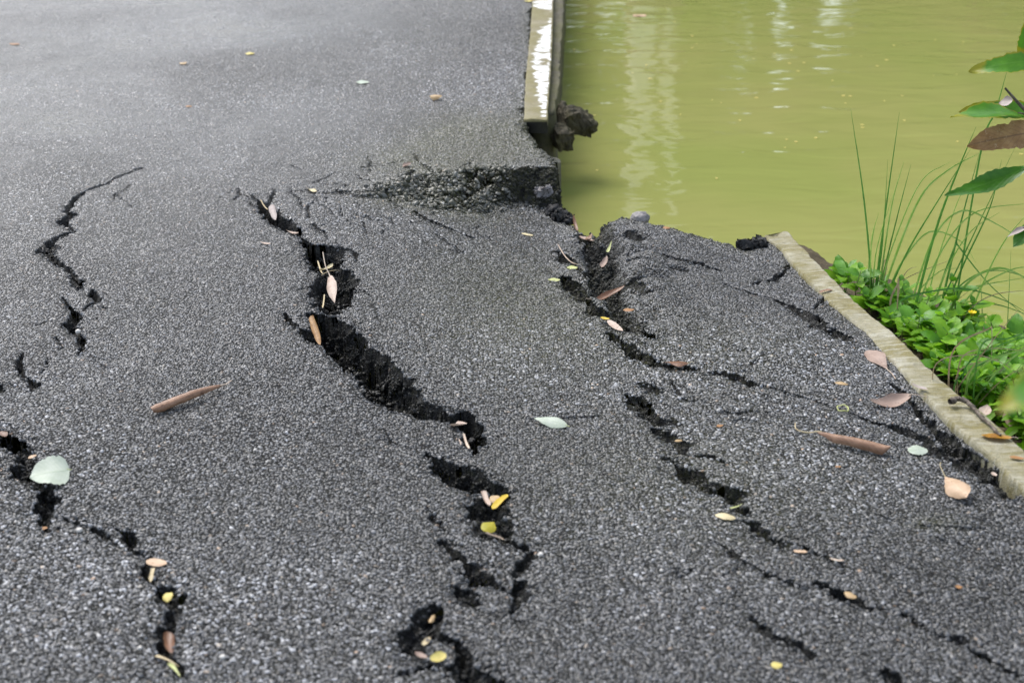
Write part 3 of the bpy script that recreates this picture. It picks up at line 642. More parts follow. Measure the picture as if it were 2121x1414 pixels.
    al = A('FunctionNodeAlignRotationToVector', axis='Z'); gt.links.new(named('nrm', 'FLOAT_VECTOR'), al.inputs['Vector'])
    rot = A('FunctionNodeRotateRotation', rotation_space='LOCAL'); gt.links.new(al.outputs[0], rot.inputs[0])
    rv = A('FunctionNodeRandomValue', data_type='FLOAT'); rv.inputs[3].default_value = 6.283
    cb = A('ShaderNodeCombineXYZ'); gt.links.new(rv.outputs[1], cb.inputs[2]); e2r = A('FunctionNodeEulerToRotation'); gt.links.new(cb.outputs[0], e2r.inputs[0]); gt.links.new(e2r.outputs[0], rot.inputs[1])
    cs = A('ShaderNodeCombineXYZ'); cs.inputs[0].default_value = 1.05; cs.inputs[1].default_value = 0.88; cs.inputs[2].default_value = 0.62
    vs = A('ShaderNodeVectorMath', operation='SCALE'); gt.links.new(named('fl', 'FLOAT'), cs.inputs[2]); gt.links.new(cs.outputs[0], vs.inputs[0]); gt.links.new(named('sz', 'FLOAT'), vs.inputs['Scale'])
    ip = A('GeometryNodeInstanceOnPoints'); ip.inputs['Pick Instance'].default_value = True
    gt.links.new(gi.outputs[0], ip.inputs['Points']); gt.links.new(J.outputs[0], ip.inputs['Instance']); gt.links.new(rot.outputs[0], ip.inputs['Rotation']); gt.links.new(vs.outputs[0], ip.inputs['Scale']); gt.links.new(ip.outputs[0], go.inputs[0])
    md = so.modifiers.new('stones', 'NODES'); md.node_group = gt
    print('stones', len(P))
build_road()

WATER_Z = -0.34
# ------------------------------------------------------------------ water, banks
def sheet(name, xs, ys, zf, mat, kind='structure', extra=None):
    X, Y = np.meshgrid(xs, ys); Z = zf(X, Y)
    me = mesh_np(name, np.stack([X, Y, Z], -1).reshape(-1, 3), grid_faces(len(ys), len(xs)), mat)
    return tag(add(name, me), kind=kind)
sheet('water', np.linspace(-300, 300, 60), np.linspace(-100, 400, 60), lambda x, y: 0 * x + WATER_Z, M['water'])
def farz(x, y):
    shore = 17.5 + 1.2 * np.sin(x * 0.23) + 0.8 * np.sin(x * 0.61 + 1)
    rise = sm(0, 4, y - shore)
    side = sm(28, 34, np.abs(x - 6))
    r = np.maximum(rise * sm(-0.2, 2.5, x), sm(30, 40, np.abs(x - 6)))
    r = np.maximum(r, sm(-10.5, -12, x)); r = np.maximum(r, sm(62, 64, y)); r = np.maximum(r, sm(-7, -9, y))
    return -1.5 + 1.9 * r + 0.25 * fb(x, y, 6, 4, 3) * r
ax = np.unique(np.concatenate([np.linspace(-350, -20, 30), np.linspace(-20, 40, 90), np.linspace(40, 350, 30)]))
ay = np.unique(np.concatenate([np.linspace(-120, -10, 16), np.linspace(-10, 70, 110), np.linspace(70, 420, 30)]))
M['verge'] = mat_simple('grassy_ground', (0.06, 0.085, 0.02), (0.10, 0.10, 0.035), 3, 0.9, 0.8, 0.05)
sheet('ground', ax, ay, farz, M['verge'])

KO = kout
def bank_z(x, y):
    x = np.asarray(x, float); y = np.asarray(y, float)
    xo = np.interp(y, KO[::-1, 1], KO[::-1, 0])
    d = x - xo
    lim = np.interp(y, (1.0, 3.0, 4.0, 4.55, 4.8), (1.6, 0.85, 0.42, 0.05, -0.1))      # width of the bank
    z = base(xo, y) - 0.06 - 0.10 * np.clip(d, 0, 1) - 0.55 * sm(0.0, 0.28, d - lim) + 0.03 * fb(x, y, 0.12, 66, 3)
    return z
bx = np.linspace(0.78, 3.4, 150); by = np.linspace(0.3, 4.9, 190)
def bz(x, y):
    xo = np.interp(y, KO[::-1, 1], KO[::-1, 0])
    return np.where(x < xo - 0.05, -0.45, bank_z(x, y)) - 0.8 * sm(4.55, 4.75, y)
sheet('bank', bx, by, bz, M['soil'])

# ------------------------------------------------------------------ kerbs and retaining wall
def sweep(name, cen_in, cen_out, z_top, z_bot, mat, n_len, jag=0.006, end_jag=0.0, paint=None, parent=None, bevel=0.006):
    ci = np.array(cen_in, float); co = np.array(cen_out, float)
    s = np.concatenate([[0], np.cumsum(np.hypot(*np.diff(0.5 * (ci + co), axis=0).T))])
    t = s[-1] * np.linspace(0, 1, n_len) ** (2.4 if paint else 1.0)
    a = np.stack([np.interp(t, s, ci[:, k]) for k in (0, 1)], -1); b = np.stack([np.interp(t, s, co[:, k]) for k in (0, 1)], -1)
    zt = np.interp(t, s, z_top); zb = np.interp(t, s, z_bot)
    prof = [(0, 0.0)] + [(0, f) for f in (0.25, 0.5, 0.75, 0.93)] + [(0.02, 1.0)] + [(f, 1.0) for f in np.linspace(.06, .94, 21 if paint else 9)] + [(0.985, 1.0)] + [(1, f) for f in (0.93, 0.75, 0.5, 0.25, 0.0)]
    rows = []; at = []
    for i in range(n_len):
        for (f, g) in prof:
            q = a[i] * (1 - f) + b[i] * f; z = zb[i] + (zt[i] - zb[i]) * g
            if g > 0.9 and (f < 0.01 or f > 0.99): z = min(z, zt[i] - bevel)
            rows.append((q[0], q[1], z)); at.append((t[i], f, g))
    V = np.array(rows); at = np.array(at)
    sd = int(abs(V[0, 0]) * 1000)
    V[:, 0] += jag * fb(V[:, 1] + V[:, 2], V[:, 2] * 2 + V[:, 0], 0.05, sd, 3)
    V[:, 2] += jag * 0.8 * fb(V[:, 0], V[:, 1], 0.045, sd + 5, 3)
    if end_jag:
        near = np.clip(1 - at[:, 0] / 0.05, 0, 1)
        V[:, 1] += near * end_jag * fb(V[:, 0] * 1.0, V[:, 2], 0.035, 8, 2)
        V[:, 2] -= near ** 2 * end_jag * 0.5 * (0.4 + fb(V[:, 0], V[:, 1], 0.03, 18, 2))
    m = len(prof)
    F = [(i * m + k, i * m + k + 1, (i + 1) * m + k + 1, (i + 1) * m + k) for i in range(n_len - 1) for k in range(m - 1)]
    # end caps as fans of quads between mirrored profile points
    caps = []
    for i0 in (0, (n_len - 1) * m):
        for k in range(m // 2 - 1):
            caps.append((i0 + k, i0 + m - 1 - k, i0 + m - 2 - k, i0 + k + 1))
    F = F + caps
    attrs = {}
    if paint: attrs['paint'] = paint(V, at); attrs['end_dark'] = ((at[:, 2] < 0.9) & (at[:, 0] < 0.002)) * 1.0 + 0.6 * (at[:, 2] < 0.9) * (at[:, 0] < 0.3)  # end and side faces below the top turn darker near the kerb's start
    return add(name, mesh_np(name, V, F, mat, attrs=attrs), parent)
zk = base(kin[:, 0], kin[:, 1]) + 0.013
kerb_near = sweep('kerb', kin, kout, zk, zk - 0.20, M['kerb'], 900, 0.0048, 0.035)
tag(kerb_near, 'mossy grey concrete kerb running down the right side beside the green plants', 'kerb')
fk_in = [on_z(*p) for p in ((1085, 252), (1089, 165), (1098, 75), (1103, 0))]; fk_out = [on_z(*p) for p in ((1134, 252), (1139, 175), (1144, 95), (1146, 0))]
def ext(l, y):
    (x1, y1), (x2, y2) = l[1], l[3]; return [*l, (x2 + (x1 - x2) / (y1 - y2) * (y - y2), y)]
fk_in = np.array(ext(fk_in, 30)); fk_out = np.array(ext(fk_out, 30))
def paint_mask(V, at):
    t, f, g = at.T
    n = fb(V[:, 1], V[:, 0], 0.30, 12, 3); n2 = vn(V[:, 1], V[:, 0] * 0.15, 0.035, 19)
    n3 = vn(V[:, 1], V[:, 0] * 0.3, 0.011, 29)
    left = np.interp(t, (0, .12, .3, .6, 1.0, 1.35, 1.7, 1.9, 2.1), (.72, .60, .50, .42, .22, .38, .55, .66, .95)) + 0.42 * n + 0.34 * n2 + 0.22 * n3
    left = np.where((t > 2.25) & (t < 2.5), 0.25 + n2, left)
    cut = (fb(V[:, 1], V[:, 0] * 0.6, 0.045, 37, 3) < 0.33)
    return np.clip((f - left) / 0.06, 0, 1) * (f < 0.93 + 0.06 * n3) * (g > 0.95) * cut * (t > 0.03)
def finer(l, n=40):
    s = np.linspace(0, 1, len(l)); q = np.linspace(0, 1, n)
    return l
prof_len = 900
kerb_far = sweep('kerb', fk_in, fk_out, np.full(5, 0.012), np.full(5, -0.045), M['kerb_paint'], 1500, 0.004, 0.012, paint=paint_mask)
tag(kerb_far, 'brown far kerb with worn white paint along the edge of the pond', 'kerb')
# wall below the far kerb, down into the water
fk_w = fk_out.copy(); fk_w[0, 1] += 0.22
wi = fk_w + np.array([[-0.06, 0.02]] * 5); wo_ = fk_w + np.array([[0.035, 0.02], [0.035, 0], [0.04, 0], [0.06, 0], [0.2, 0]])
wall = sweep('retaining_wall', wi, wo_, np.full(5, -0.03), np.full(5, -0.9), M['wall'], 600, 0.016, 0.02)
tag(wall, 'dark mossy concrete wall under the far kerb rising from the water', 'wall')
px0, py0 = on_z(1143, 306, -0.12)
def box_rough(name, size, mat, seed, n=8, amp=0.006, bev=0.25):
    """subdivided rounded box with a broken surface, bottom at z=0"""
    V = []; F = []; N = n
    for ax_ in range(3):
        for sgn in (-1, 1):
            o = len(V)
            for i in range(N + 1):
                for j in range(N + 1):
                    c = [0, 0, 0]; c[ax_] = sgn; c[(ax_ + 1) % 3] = (2 * i / N - 1) * sgn; c[(ax_ + 2) % 3] = 2 * j / N - 1
                    V.append(c)
            for i in range(N):
                for j in range(N):
                    F.append((o + i * (N + 1) + j, o + (i + 1) * (N + 1) + j, o + (i + 1) * (N + 1) + j + 1, o + i * (N + 1) + j + 1))
    V = np.array(V, float); r = np.linalg.norm(V, axis=1, keepdims=True); V = V * (1 - bev) + V / r * bev * 1.25
    sx, sy, sz = size; V *= np.array([sx, sy, sz]) * 0.5
    k = 0.35 * min(size)
    a = fb(V[:, 0] + V[:, 2] * 0.7, V[:, 1] - V[:, 2], k, seed, 3); b = fb(V[:, 1] + V[:, 0], V[:, 2] + V[:, 0] * .5, k, seed + 4, 3); c = fb(V[:, 0] - V[:, 1], V[:, 2] + V[:, 1], k, seed + 8, 3)
    V += amp * np.stack([a, b, c], -1) * 2; V[:, 2] += sz / 2
    return mesh_np(name, V, F, mat)
post = add('concrete_post', box_rough('concrete_post', (0.045, 0.05, 0.75), M['post'], 3, 14, 0.004, 0.08), loc=(px0 + 0.012, py0 - 0.05, -0.9))
tag(post, 'pale thin concrete post standing in the water below the broken corner', 'post')

# broken lumps hanging at the wall
def lump(name, px, py, depth_z, size, mat, seed, rot=(0, 0, 0), amp=0.02, bev=0.6, n=22):
    x, y = on_z(px, py, depth_z)
    o = add(name, box_rough(name, size, mat, seed, n, amp, bev)); o.location = (x, y, depth_z - size[2] * 0.5); o.rotation_euler = rot
    return o
l1 = lump('concrete_chunk', 1184, 248, -0.10, (0.145, 0.14, 0.085), M['rubble'], 5, (0.15, 0.42, 0.35), 0.011, 0.22, 26)
tag(l1, 'jagged brown chunk of broken concrete jutting over the water beside the far kerb', 'rubble')
l2 = lump('concrete_chunk', 1158, 282, -0.13, (0.08, 0.10, 0.075), M['rubble'], 9, (0.2, 0.1, 0.5), 0.010, 0.3)
tag(l2, 'smaller mossy concrete chunk below the jagged one at the end of the wall', 'rubble')
def rest(name, px, py, size, mat, seed, label, cat, sink=0.2, rot=0.0, amp=0.006, bev=0.8, f=gnd, n=10, group=None):
    x, y = ground_pt(px, py, f)
    o = add(name, box_rough(name, size, mat, seed, n, amp, bev)); o.location = (x, y, float(f(x, y)) - size[2] * sink); o.rotation_euler = (0, 0, rot)
    return tag(o, label, cat, group)
rest('stone', 1326, 452, (0.054, 0.054, 0.034), M['stone'], 4, 'rounded grey stone perched on the top edge of the broken slab', 'stone', 0.5, 0.3, 0.004, 0.9)
rest('asphalt_lump', 1543, 513, (0.038, 0.038, 0.026), M['blackstone'], 6, 'black asphalt lump on the slab edge just left of the kerb end', 'asphalt lump', 0.1, 0.2, 0.012, 0.7)
rest('stone', 1117, 428, (0.030, 0.035, 0.028), M['stone'], 7, 'pale angular stone at the foot of the black asphalt step, left one of two', 'stone', 0.1, 0.6, 0.010, 0.5)
rest('stone', 1131, 430, (0.034, 0.03, 0.036), M['stone'], 12, 'pale angular stone at the foot of the black asphalt step, right one of two', 'stone', 0.1, 0.2, 0.010, 0.5)
for i, (px, py, sz) in enumerate(((1155, 440, .045), (1165, 452, .035), (1148, 446, .05), (1176, 458, .03), (1575, 508, .035), (1562, 512, .03))):
    rest('asphalt_lump', px, py, (sz, sz * 1.2, sz * .8), M['blackstone'], 30 + i, ('broken black asphalt lump on the edge below the step' if i < 4 else 'small black asphalt crumb beside the end of the right kerb'), 'asphalt lump', 0.3, i, 0.012, 0.6, group='asphalt lumps below the step' if i < 4 else 'asphalt crumbs at the kerb end')
for px, py, s_, lab in ((461, 1363, .013, 'white pebble lying on bare asphalt near the bottom left crack'), (290, 1343, .009, 'tiny white pebble left of the bottom left crack'),
                        (1120, 1150, .013, 'whitish pebble at the right end of a middle crack in the foreground'), (1467, 737, .010, 'white pebble on the sunken right slab above the shiny brown leaf'),
                        (1900, 793 + 78, .011, 'white pebble beside the inner edge of the right kerb'), (162, 689, .017, 'white stone stuck in the upper left crack'), (1936, 1034, .008, 'white pebble left of the peach leaf with hooked stalk'),
                        (1370, 1182, .008, 'tiny white pebble on asphalt between the two foreground cracks'), (165, 1100, .014, 'pale pebble beside the lower left crack')):
    s_ *= .68; rest('pebble', px, py, (s_, s_ * 1.1, s_ * .8), M['pebble'], int(px), lab, 'pebble', 0.1, 0.3, s_ * .12, 0.85, n=5)

# ------------------------------------------------------------------ leaves
def leaf_mesh(name, Ln, Wd, mat, roll=0.5, bend=0.2, twist=0.0, shape='ovate', wave=0.0, serr=0.0, nu=16, nv=8, seed=0):
    us = np.linspace(0, 1, nu); vs = np.linspace(-1, 1, nv)
    if shape == 'ovate': pr = np.sin(np.pi * us ** 0.72) ** 0.85
    elif shape == 'lance': pr = np.sin(np.pi * us ** 0.85) ** 0.7
    elif shape == 'obovate': pr = np.sin(np.pi * us ** 1.35) ** 0.75
    elif shape == 'strip': pr = np.clip(np.minimum(us * 12, (1 - us) * 5), 0, 1) ** 0.6
    elif shape == 'tube': pr = np.interp(us, (0, .12, .35, .62, .86, 1), (.08, .22, .45, .85, 1, .35))
    elif shape == 'cigar': pr = np.interp(us, (0, .06, .2, .5, .85, .95, 1), (.06, .3, .6, .9, 1, .8, .3))
    elif shape == 'blade': pr = np.clip(us * 8 + 0.5, 0, 1) * (1 - us ** 2.2)
    else: pr = np.sin(np.pi * us) ** 0.55
    pr = np.maximum(pr, 0.015)
    r_ = np.random.default_rng(seed + 77)
    if serr: pr = pr * (1 + serr * ((np.arange(nu) % 2) - 0.5))
    pr = pr * (1 + 0.16 * (r_.random(nu) - 0.5) + 0.10 * np.sin(us * 7 + seed))
    V = []; UV = []
    x = z = 0.0; ang = -bend / 2; ds = Ln / (nu - 1)
    for i, uu in enumerate(us):
        if i: x += ds * math.cos(ang); z += ds * math.sin(ang); ang += bend / (nu - 1)
        hw = 0.5 * Wd * pr[i]; tw = twist * (uu - 0.5)
        for v in vs:
            rl = roll * (0.35 + 0.65 * pr[i])
            if abs(rl) > 1e-3:
                R = 2 * hw / rl; a = v * rl / 2; yy = R * math.sin(a); zz = R * (1 - math.cos(a))
                if abs(rl) > 4: zz += 0.10 * hw * (v + 1)
            else: yy = v * hw; zz = 0
            zz += wave * Wd * math.sin(uu * 9 + seed + v) * abs(v)
            y2 = yy * math.cos(tw) - zz * math.sin(tw); z2 = yy * math.sin(tw) + zz * math.cos(tw)
            V.append((x - z2 * math.sin(ang), y2, z + z2 * math.cos(ang))); UV.append((uu, v * 0.5 + 0.5))
    return mesh_np(name, V, grid_faces(nu, nv), mat, uv=UV)
def stem_mesh(name, pts, r, mat, n=5, taper=0.7):
    P = smooth_path(pts, 10); V, F = tube(P, [r * (1 - (1 - taper) * i / 9) for i in range(10)], n)
    return mesh_np(name, V, F, mat)

def lay(name, p0, p1, width, mat, label, cat='leaf', roll=0.5, bend=0.2, twist=0.0, tilt=0.0, pitch=0.0, shape='ovate', stem=None, stemmat='palestem',
        sink=0.0, wave=0.03, f=None, group=None, flip=False, zfix=None, serr=0.0):
    """a leaf lying on the ground between two photograph points; width in metres"""
    f = f or gnd
    a = ground_pt(*p0, f); b = ground_pt(*p1, f)
    A = Vector((*a, float(f(*a)))); B = Vector((*b, float(f(*b))))
    if zfix is not None:
        A = Vector((*on_z(*p0, zfix), zfix)); B = Vector((*on_z(*p1, zfix), zfix))
    Ln = (B - A).length
    xx = (B - A).normalized(); zz = Vector((0, 0, 1)); yy = zz.cross(xx).normalized(); zz = xx.cross(yy)
    R = Matrix((xx, yy, zz)).transposed().to_4x4()
    R = R @ Matrix.Rotation(-pitch, 4, 'Y') @ Matrix.Rotation(tilt, 4, 'X')
    sd = int(p0[0] * 3 + p0[1]); 
    arc = Ln * (1 + bend * bend / 24)
    me = leaf_mesh(name, arc, width, M[mat], roll, bend, twist, shape, wave, serr, seed=sd)
    if flip: me.flip_normals()
    o = add(name, me); mw = Matrix.Translation(A) @ R
    if zfix is None:
        lo = 9
        for v in me.vertices:
            w = mw @ v.co; lo = min(lo, w.z - float(f(w.x, w.y)))
        mw = Matrix.Translation((0, 0, -lo + 0.0028 - sink)) @ mw
    else: mw = Matrix.Translation((0, 0, 0.003)) @ mw
    o.matrix_world = mw; tag(o, label, cat, group)
    if stem:                                                      # local points from the leaf base outwards (fractions of length)
        mid = [me.vertices[8 * 1 + 3].co.copy(), me.vertices[3].co.copy()]
        pts = [mid[0], mid[1]] + [mid[1] + Vector(q) * Ln for q in stem]
        sm_ = add('stem', stem_mesh('stem', pts, max(0.0009, Ln * 0.012), M[stemmat]), o)
    return o

lay('dry_leaf', (465, 810), (315, 862), .062, 'brown', 'long brown leaf rolled into a tube on the left asphalt', roll=5.0, bend=0.5, shape='tube', stem=[(-.04, .0, .01), (-.12, .02, .0)], tilt=2.6, wave=0.0)
lay('dry_leaf', (1690, 912), (1842, 943), .060, 'brown', 'long narrow brown rolled leaf with curved yellow stalk on the right slab', roll=5.6, bend=0.25, shape='cigar', stem=[(-.12, .03, .035), (-.28, .02, .02), (-.34, -.16, -.02)], stemmat='straw', tilt=2.9, wave=0.0)
lay('dry_leaf', (1886, 838), (1798, 846), .042, 'pinkish', 'cupped pinkish brown leaf with a long thin stalk reaching the kerb', roll=1.5, bend=1.5, shape='lance', stem=[(-.3, .02, -.08), (-.7, .0, -.2), (-1.0, .05, -.2)], tilt=-0.3, wave=.05)
lay('dry_leaf', (1838, 768), (1795, 730), .045, 'pinkish', 'pale mauve dry leaf with pointed stalk against the inner edge of the kerb', roll=0.8, bend=-0.4, shape='obovate', stem=[(-.2, 0, .0), (-.45, .04, .0)], tilt=-0.3)
lay('dry_leaf', (1955, 1000), (2001, 1046), .050, 'peach', 'peach coloured folded leaf with hooked yellow stalk at right foreground', roll=-1.6, bend=-0.5, twist=.5, shape='obovate', stem=[(-.12, .02, .06), (-.3, .06, .10), (-.42, .14, .06)], stemmat='straw', tilt=0.35)
lay('dry_leaf', (2095, 912), (2030, 905), .035, 'amber', 'spotted amber leaf lying on top of the mossy kerb', roll=1.0, bend=0.5, shape='lance', f=lambda x, y: base(x, y) + 0.014, tilt=0.2, stem=[(-.1, .0, .02), (-.2, .04, .0)])
lay('pale_leaf', (146, 984), (63, 1000), .098, 'palegreen', 'broad pale green white leaf lying across the left crack', roll=0.5, bend=-0.35, twist=.3, shape='ovate', tilt=-0.28, serr=.04, stem=[(-.06, 0, .0)], stemmat='limegreen')
lay('pale_leaf', (1176, 888), (1106, 873), .034, 'palegreen', 'pale green white leaf with pointed tip just right of the main crack', roll=-0.9, bend=-0.5, shape='ovate', tilt=-0.3, stem=[(-.05, 0, .0)], stemmat='limegreen')
lay('pale_leaf', (1882, 940), (1918, 933), .040, 'palegreen', 'small pale green leaf beside the long brown leaf on the right slab', roll=-0.5, bend=-0.5, shape='oval', tilt=0.1)
lay('pale_leaf', (737, 173), (764, 172), .060, 'palegreen', 'pale green oval leaf on the far road', roll=0.2, bend=0.1, shape='oval')
lay('dry_leaf', (890, 207), (916, 208), .050, 'tan', 'curled brown leaf on the far road left of the painted kerb', roll=-2.2, bend=-0.7, shape='oval', tilt=0.2)
lay('dry_leaf', (836, 348), (850, 343), .030, 'pinkish', 'small crumpled brown leaf on the asphalt above the step', roll=1.8, bend=1.2, twist=1.0, pitch=0.3)
lay('dry_leaf', (638, 393), (656, 400), .028, 'cream', 'small twisted cream leaf between the two upper cracks', roll=1.8, bend=0.6, twist=1.2, stem=[(-.15, 0, .08), (-.3, .05, .2)])
lay('dry_leaf', (538, 505), (561, 508), .014, 'pale', 'tiny pale curled scrap left of the main crack', roll=1.5, bend=0.8, twist=.6, shape='lance')
lay('dry_leaf', (562, 430), (572, 464), .022, 'greyleaf', 'grey folded leaf strip wedged across the top of the main crack', roll=-1.4, bend=-0.6, shape='strip', sink=-0.004, tilt=.3)
lay('twig', (540, 420), (556, 440), .006, 'straw', 'pale twig at the upper tip of the main crack', cat='twig', roll=3, bend=0.6, shape='strip', wave=0)
lay('dry_leaf', (592, 482), (619, 487), .014, 'pale', 'pale curled leaf scrap on the left lip of the main crack', roll=1.8, bend=1.2, twist=1.2, shape='lance')
lay('dry_leaf', (683, 575), (694, 622), .034, 'pale', 'pale pinkish pointed leaf with stalk standing inside the main crack', roll=-1.5, bend=-0.3, shape='ovate', stem=[(-.15, 0, .1), (-.45, .04, .2)], sink=0.012, tilt=0.5, pitch=-0.1)
lay('dry_leaf', (662, 562), (690, 548), .012, 'cream', 'cream twisted strip above the pinkish leaf in the main crack', roll=1.6, bend=1.0, twist=1.4, shape='strip', sink=0.006)
lay('dry_grass', (658, 545), (668, 572), .005, 'straw', 'straw stalk at the left wall of the main crack hole', cat='grass stalk', roll=2, bend=0.4, shape='strip', sink=0.0, wave=0)
lay('dry_grass', (672, 612), (668, 640), .005, 'straw', 'thin straw stalk below the pinkish leaf in the crack', cat='grass stalk', roll=2, bend=0.4, shape='strip', sink=0.004, wave=0)
lay('dry_grass', (665, 570), (705, 562), .004, 'straw', 'arched straw thread across the main crack hole', cat='grass stalk', roll=2, bend=-0.9, shape='strip', sink=0.004, wave=0)
lay('bark_splinter', (644, 655), (664, 716), .022, 'drybrown', 'brown splinter of bark standing in the main crack', cat='bark', roll=2.4, bend=0.1, shape='strip', sink=0.004, tilt=0.5, wave=.06)
lay('dry_leaf', (968, 884), (930, 888), .036, 'pale', 'pale pink leaf fragment at the lower bend of the main crack', roll=1.2, bend=0.6, twist=0.6, shape='oval', tilt=0.4)
lay('dry_leaf', (946, 908), (954, 922), .010, 'pale', 'small whitish scrap under the pink fragment in the crack', roll=1.5, bend=0.2, shape='oval', sink=0.002)
lay('dry_grass', (960, 905), (972, 936), .007, 'palestem', 'pale bent stalk below the pink fragment in the crack', cat='grass stalk', roll=2, bend=0.8, shape='strip', wave=0)
lay('dry_leaf', (1000, 1022), (1014, 1052), .014, 'pale', 'whitish curled strip left of the yellow strip in the crack', roll=2, bend=0.5, shape='strip', wave=.05)
lay('dry_leaf', (1014, 1040), (1036, 1036), .034, 'tan', 'round tan leaf behind the yellow strip in the crack', roll=-0.6, bend=-0.2, shape='oval', pitch=.2)
lay('yellow_leaf', (1020, 1060), (1052, 1030), .014, 'yellow', 'bright yellow strip of leaf bridging the foreground crack', roll=0.8, bend=-0.3, shape='strip', sink=-0.004)
lay('yellow_leaf', (1002, 1100), (1024, 1082), .032, 'yellowgreen', 'yellow green leaf down in the foreground crack', roll=-0.8, bend=-0.4, shape='ovate', sink=0.008, tilt=.3)
lay('twig', (1004, 1106), (1044, 1120), .008, 'palestem', 'pale twig below the yellow green leaf in the crack', cat='twig', roll=4, bend=0.1, shape='strip', wave=0)
lay('petal', (892, 1372), (924, 1358), .022, 'paleyellow', 'pale yellow petal left of the bottom middle crack', cat='petal', roll=0.9, bend=0.3, shape='oval', tilt=.3)
lay('seed', (890, 1288), (899, 1272), .013, 'tan', 'tan seed in the round pit at bottom middle', cat='seed', roll=-2.5, bend=-0.4, shape='oval', sink=0.006, wave=0)
lay('dry_leaf', (876, 1335), (890, 1318), .010, 'straw', 'straw scrap in the round pit at bottom middle', roll=1, bend=0.3, shape='strip', sink=0.004)
lay('dry_leaf', (860, 1355), (885, 1366), .014, 'pinkish', 'small brownish scrap left of the pale yellow petal', roll=1.5, bend=0.9, shape='lance')
lay('dry_leaf', (303, 1164), (346, 1171), .026, 'peach', 'cream pink oval leaf on the lower left crack', roll=0.3, bend=0.2, shape='oval')
lay('petal', (337, 1243), (360, 1240), .030, 'paleyellow', 'straw yellow petal sitting in the bottom left crack', cat='petal', roll=-0.9, bend=-0.5, shape='oval', pitch=.2, sink=-0.002)
lay('dry_leaf', (346, 1308), (356, 1352), .026, 'rust', 'reddish brown curled leaf inside the bottom left crack', roll=2.4, bend=0.5, twist=.8, shape='ovate', sink=0.006)
lay('dry_grass', (322, 1360), (372, 1384), .006, 'straw', 'upper yellowish grass strand over the bottom left crack', cat='grass stalk', roll=1, bend=-0.5, shape='blade', wave=0)
lay('dry_grass', (350, 1375), (375, 1405), .008, 'limegreen', 'lower yellowish grass strand over the bottom left crack', cat='grass stalk', roll=1, bend=-0.4, shape='blade', wave=0)
lay('dry_grass', (318, 1178), (312, 1208), .008, 'straw', 'straw stalk in the crack below the cream pink leaf', cat='grass stalk', roll=1, bend=-0.4, shape='strip', wave=0)
lay('dry_leaf', (0, 896), (14, 906), .018, 'rust', 'brown scrap in the left crack at the photo edge', roll=1, bend=0.3, shape='oval')
lay('dry_leaf', (59, 952), (76, 944), .012, 'peach', 'small peach scrap in the left crack above the broad pale leaf', roll=1, bend=0.3, shape='oval')
lay('dry_leaf', (88, 1098), (98, 1094), .012, 'orange', 'small orange scrap at the lower end of the left crack', roll=1, bend=0.3, shape='oval')
lay('petal', (1480, 1068), (1523, 1078), .024, 'cream', 'cream curved petal beside the right foreground crack', cat='petal', roll=-1.0, bend=-0.7, shape='oval')
lay('grass_sprig', (1512, 1056), (1538, 1046), .005, 'limegreen', 'tiny green sprig above the cream petal in the crack', cat='sprig', roll=1, bend=0.5, shape='blade', wave=0)
lay('seed', (1749, 1229), (1773, 1243), .018, 'tan', 'tan husk in the lower right crack', cat='seed', roll=-1.4, bend=-0.4, shape='oval')
lay('petal', (1596, 1380), (1620, 1380), .018, 'paleyellow', 'yellow petal lying alone at the bottom right of the road', cat='petal', roll=-0.5, bend=-0.2, shape='oval')
lay('dry_leaf', (1643, 1143), (1672, 1145), .010, 'peach', 'pale thin scrap beside the thin foreground crack', roll=0.6, bend=0.2, shape='strip')
lay('dry_grass', (1718, 1160), (1748, 1164), .006, 'palestem', 'thin bent pale stalk at the end of the foreground crack', cat='grass stalk', roll=1, bend=0.7, shape='strip', wave=0)
lay('dry_leaf', (1728, 794), (1757, 799), .018, 'tan', 'small orange tan leaf above the green grass curl', roll=-0.8, bend=-0.5, shape='lance')
lay('dry_leaf', (1426, 760), (1372, 760), .046, 'rust', 'shiny chestnut brown leaf caught at the end of the middle crack', roll=-1.5, bend=-0.5, twist=0.4, shape='ovate', stem=[(-.1, .0, .05), (-.2, -.04, .03)], tilt=0.3, stemmat='cream')
lay('dry_leaf', (1258, 668), (1290, 690), .020, 'pale', 'pale pink pointed leaf on the lip of the right crack', roll=0.8, bend=0.3, shape='lance', tilt=.3)
lay('yellow_leaf', (1244, 660), (1262, 664), .016, 'yellow', 'mustard scrap above the pale pink leaf on the right crack', roll=0.9, bend=0.5, shape='oval')
lay('dry_leaf', (1232, 618), (1295, 602), .034, 'rust', 'brown leaf folded upright in the gap beside the sunken slab', roll=2.0, bend=0.5, shape='ovate', stem=[(-.1, 0, .1), (-.25, 0, .2)], pitch=.25, sink=.012)
lay('dry_leaf', (1290, 645), (1314, 644), .022, 'orange', 'orange leaf lying flat on the edge of the sunken slab', roll=-0.4, bend=-0.2, shape='lance')
lay('pale_leaf', (1174, 558), (1196, 556), .032, 'limegreen', 'pale green leaf nearer the gap, right one of two on the middle slab', roll=-0.2, bend=-0.1, shape='oval')
lay('pale_leaf', (1136, 583), (1159, 581), .030, 'limegreen', 'pale lime leaf, left one of two on the middle slab', roll=-0.3, bend=-0.1, shape='oval')
lay('pale_leaf', (1080, 485), (1105, 490), .018, 'cream', 'cream oval leaf on the middle slab below the black step', roll=-0.3, bend=-0.1, shape='oval')
lay('dry_leaf', (1196, 480), (1186, 466), .016, 'rust', 'brown pointed curl standing at the notch by the water', roll=2.0, bend=0.8, shape='ovate', pitch=0.5)
lay('dry_leaf', (1200, 488), (1232, 496), .022, 'pinkish', 'dull brown leaf litter flake in the notch beside the pointed curl', roll=1.2, bend=0.7, shape='ovate', sink=.01)
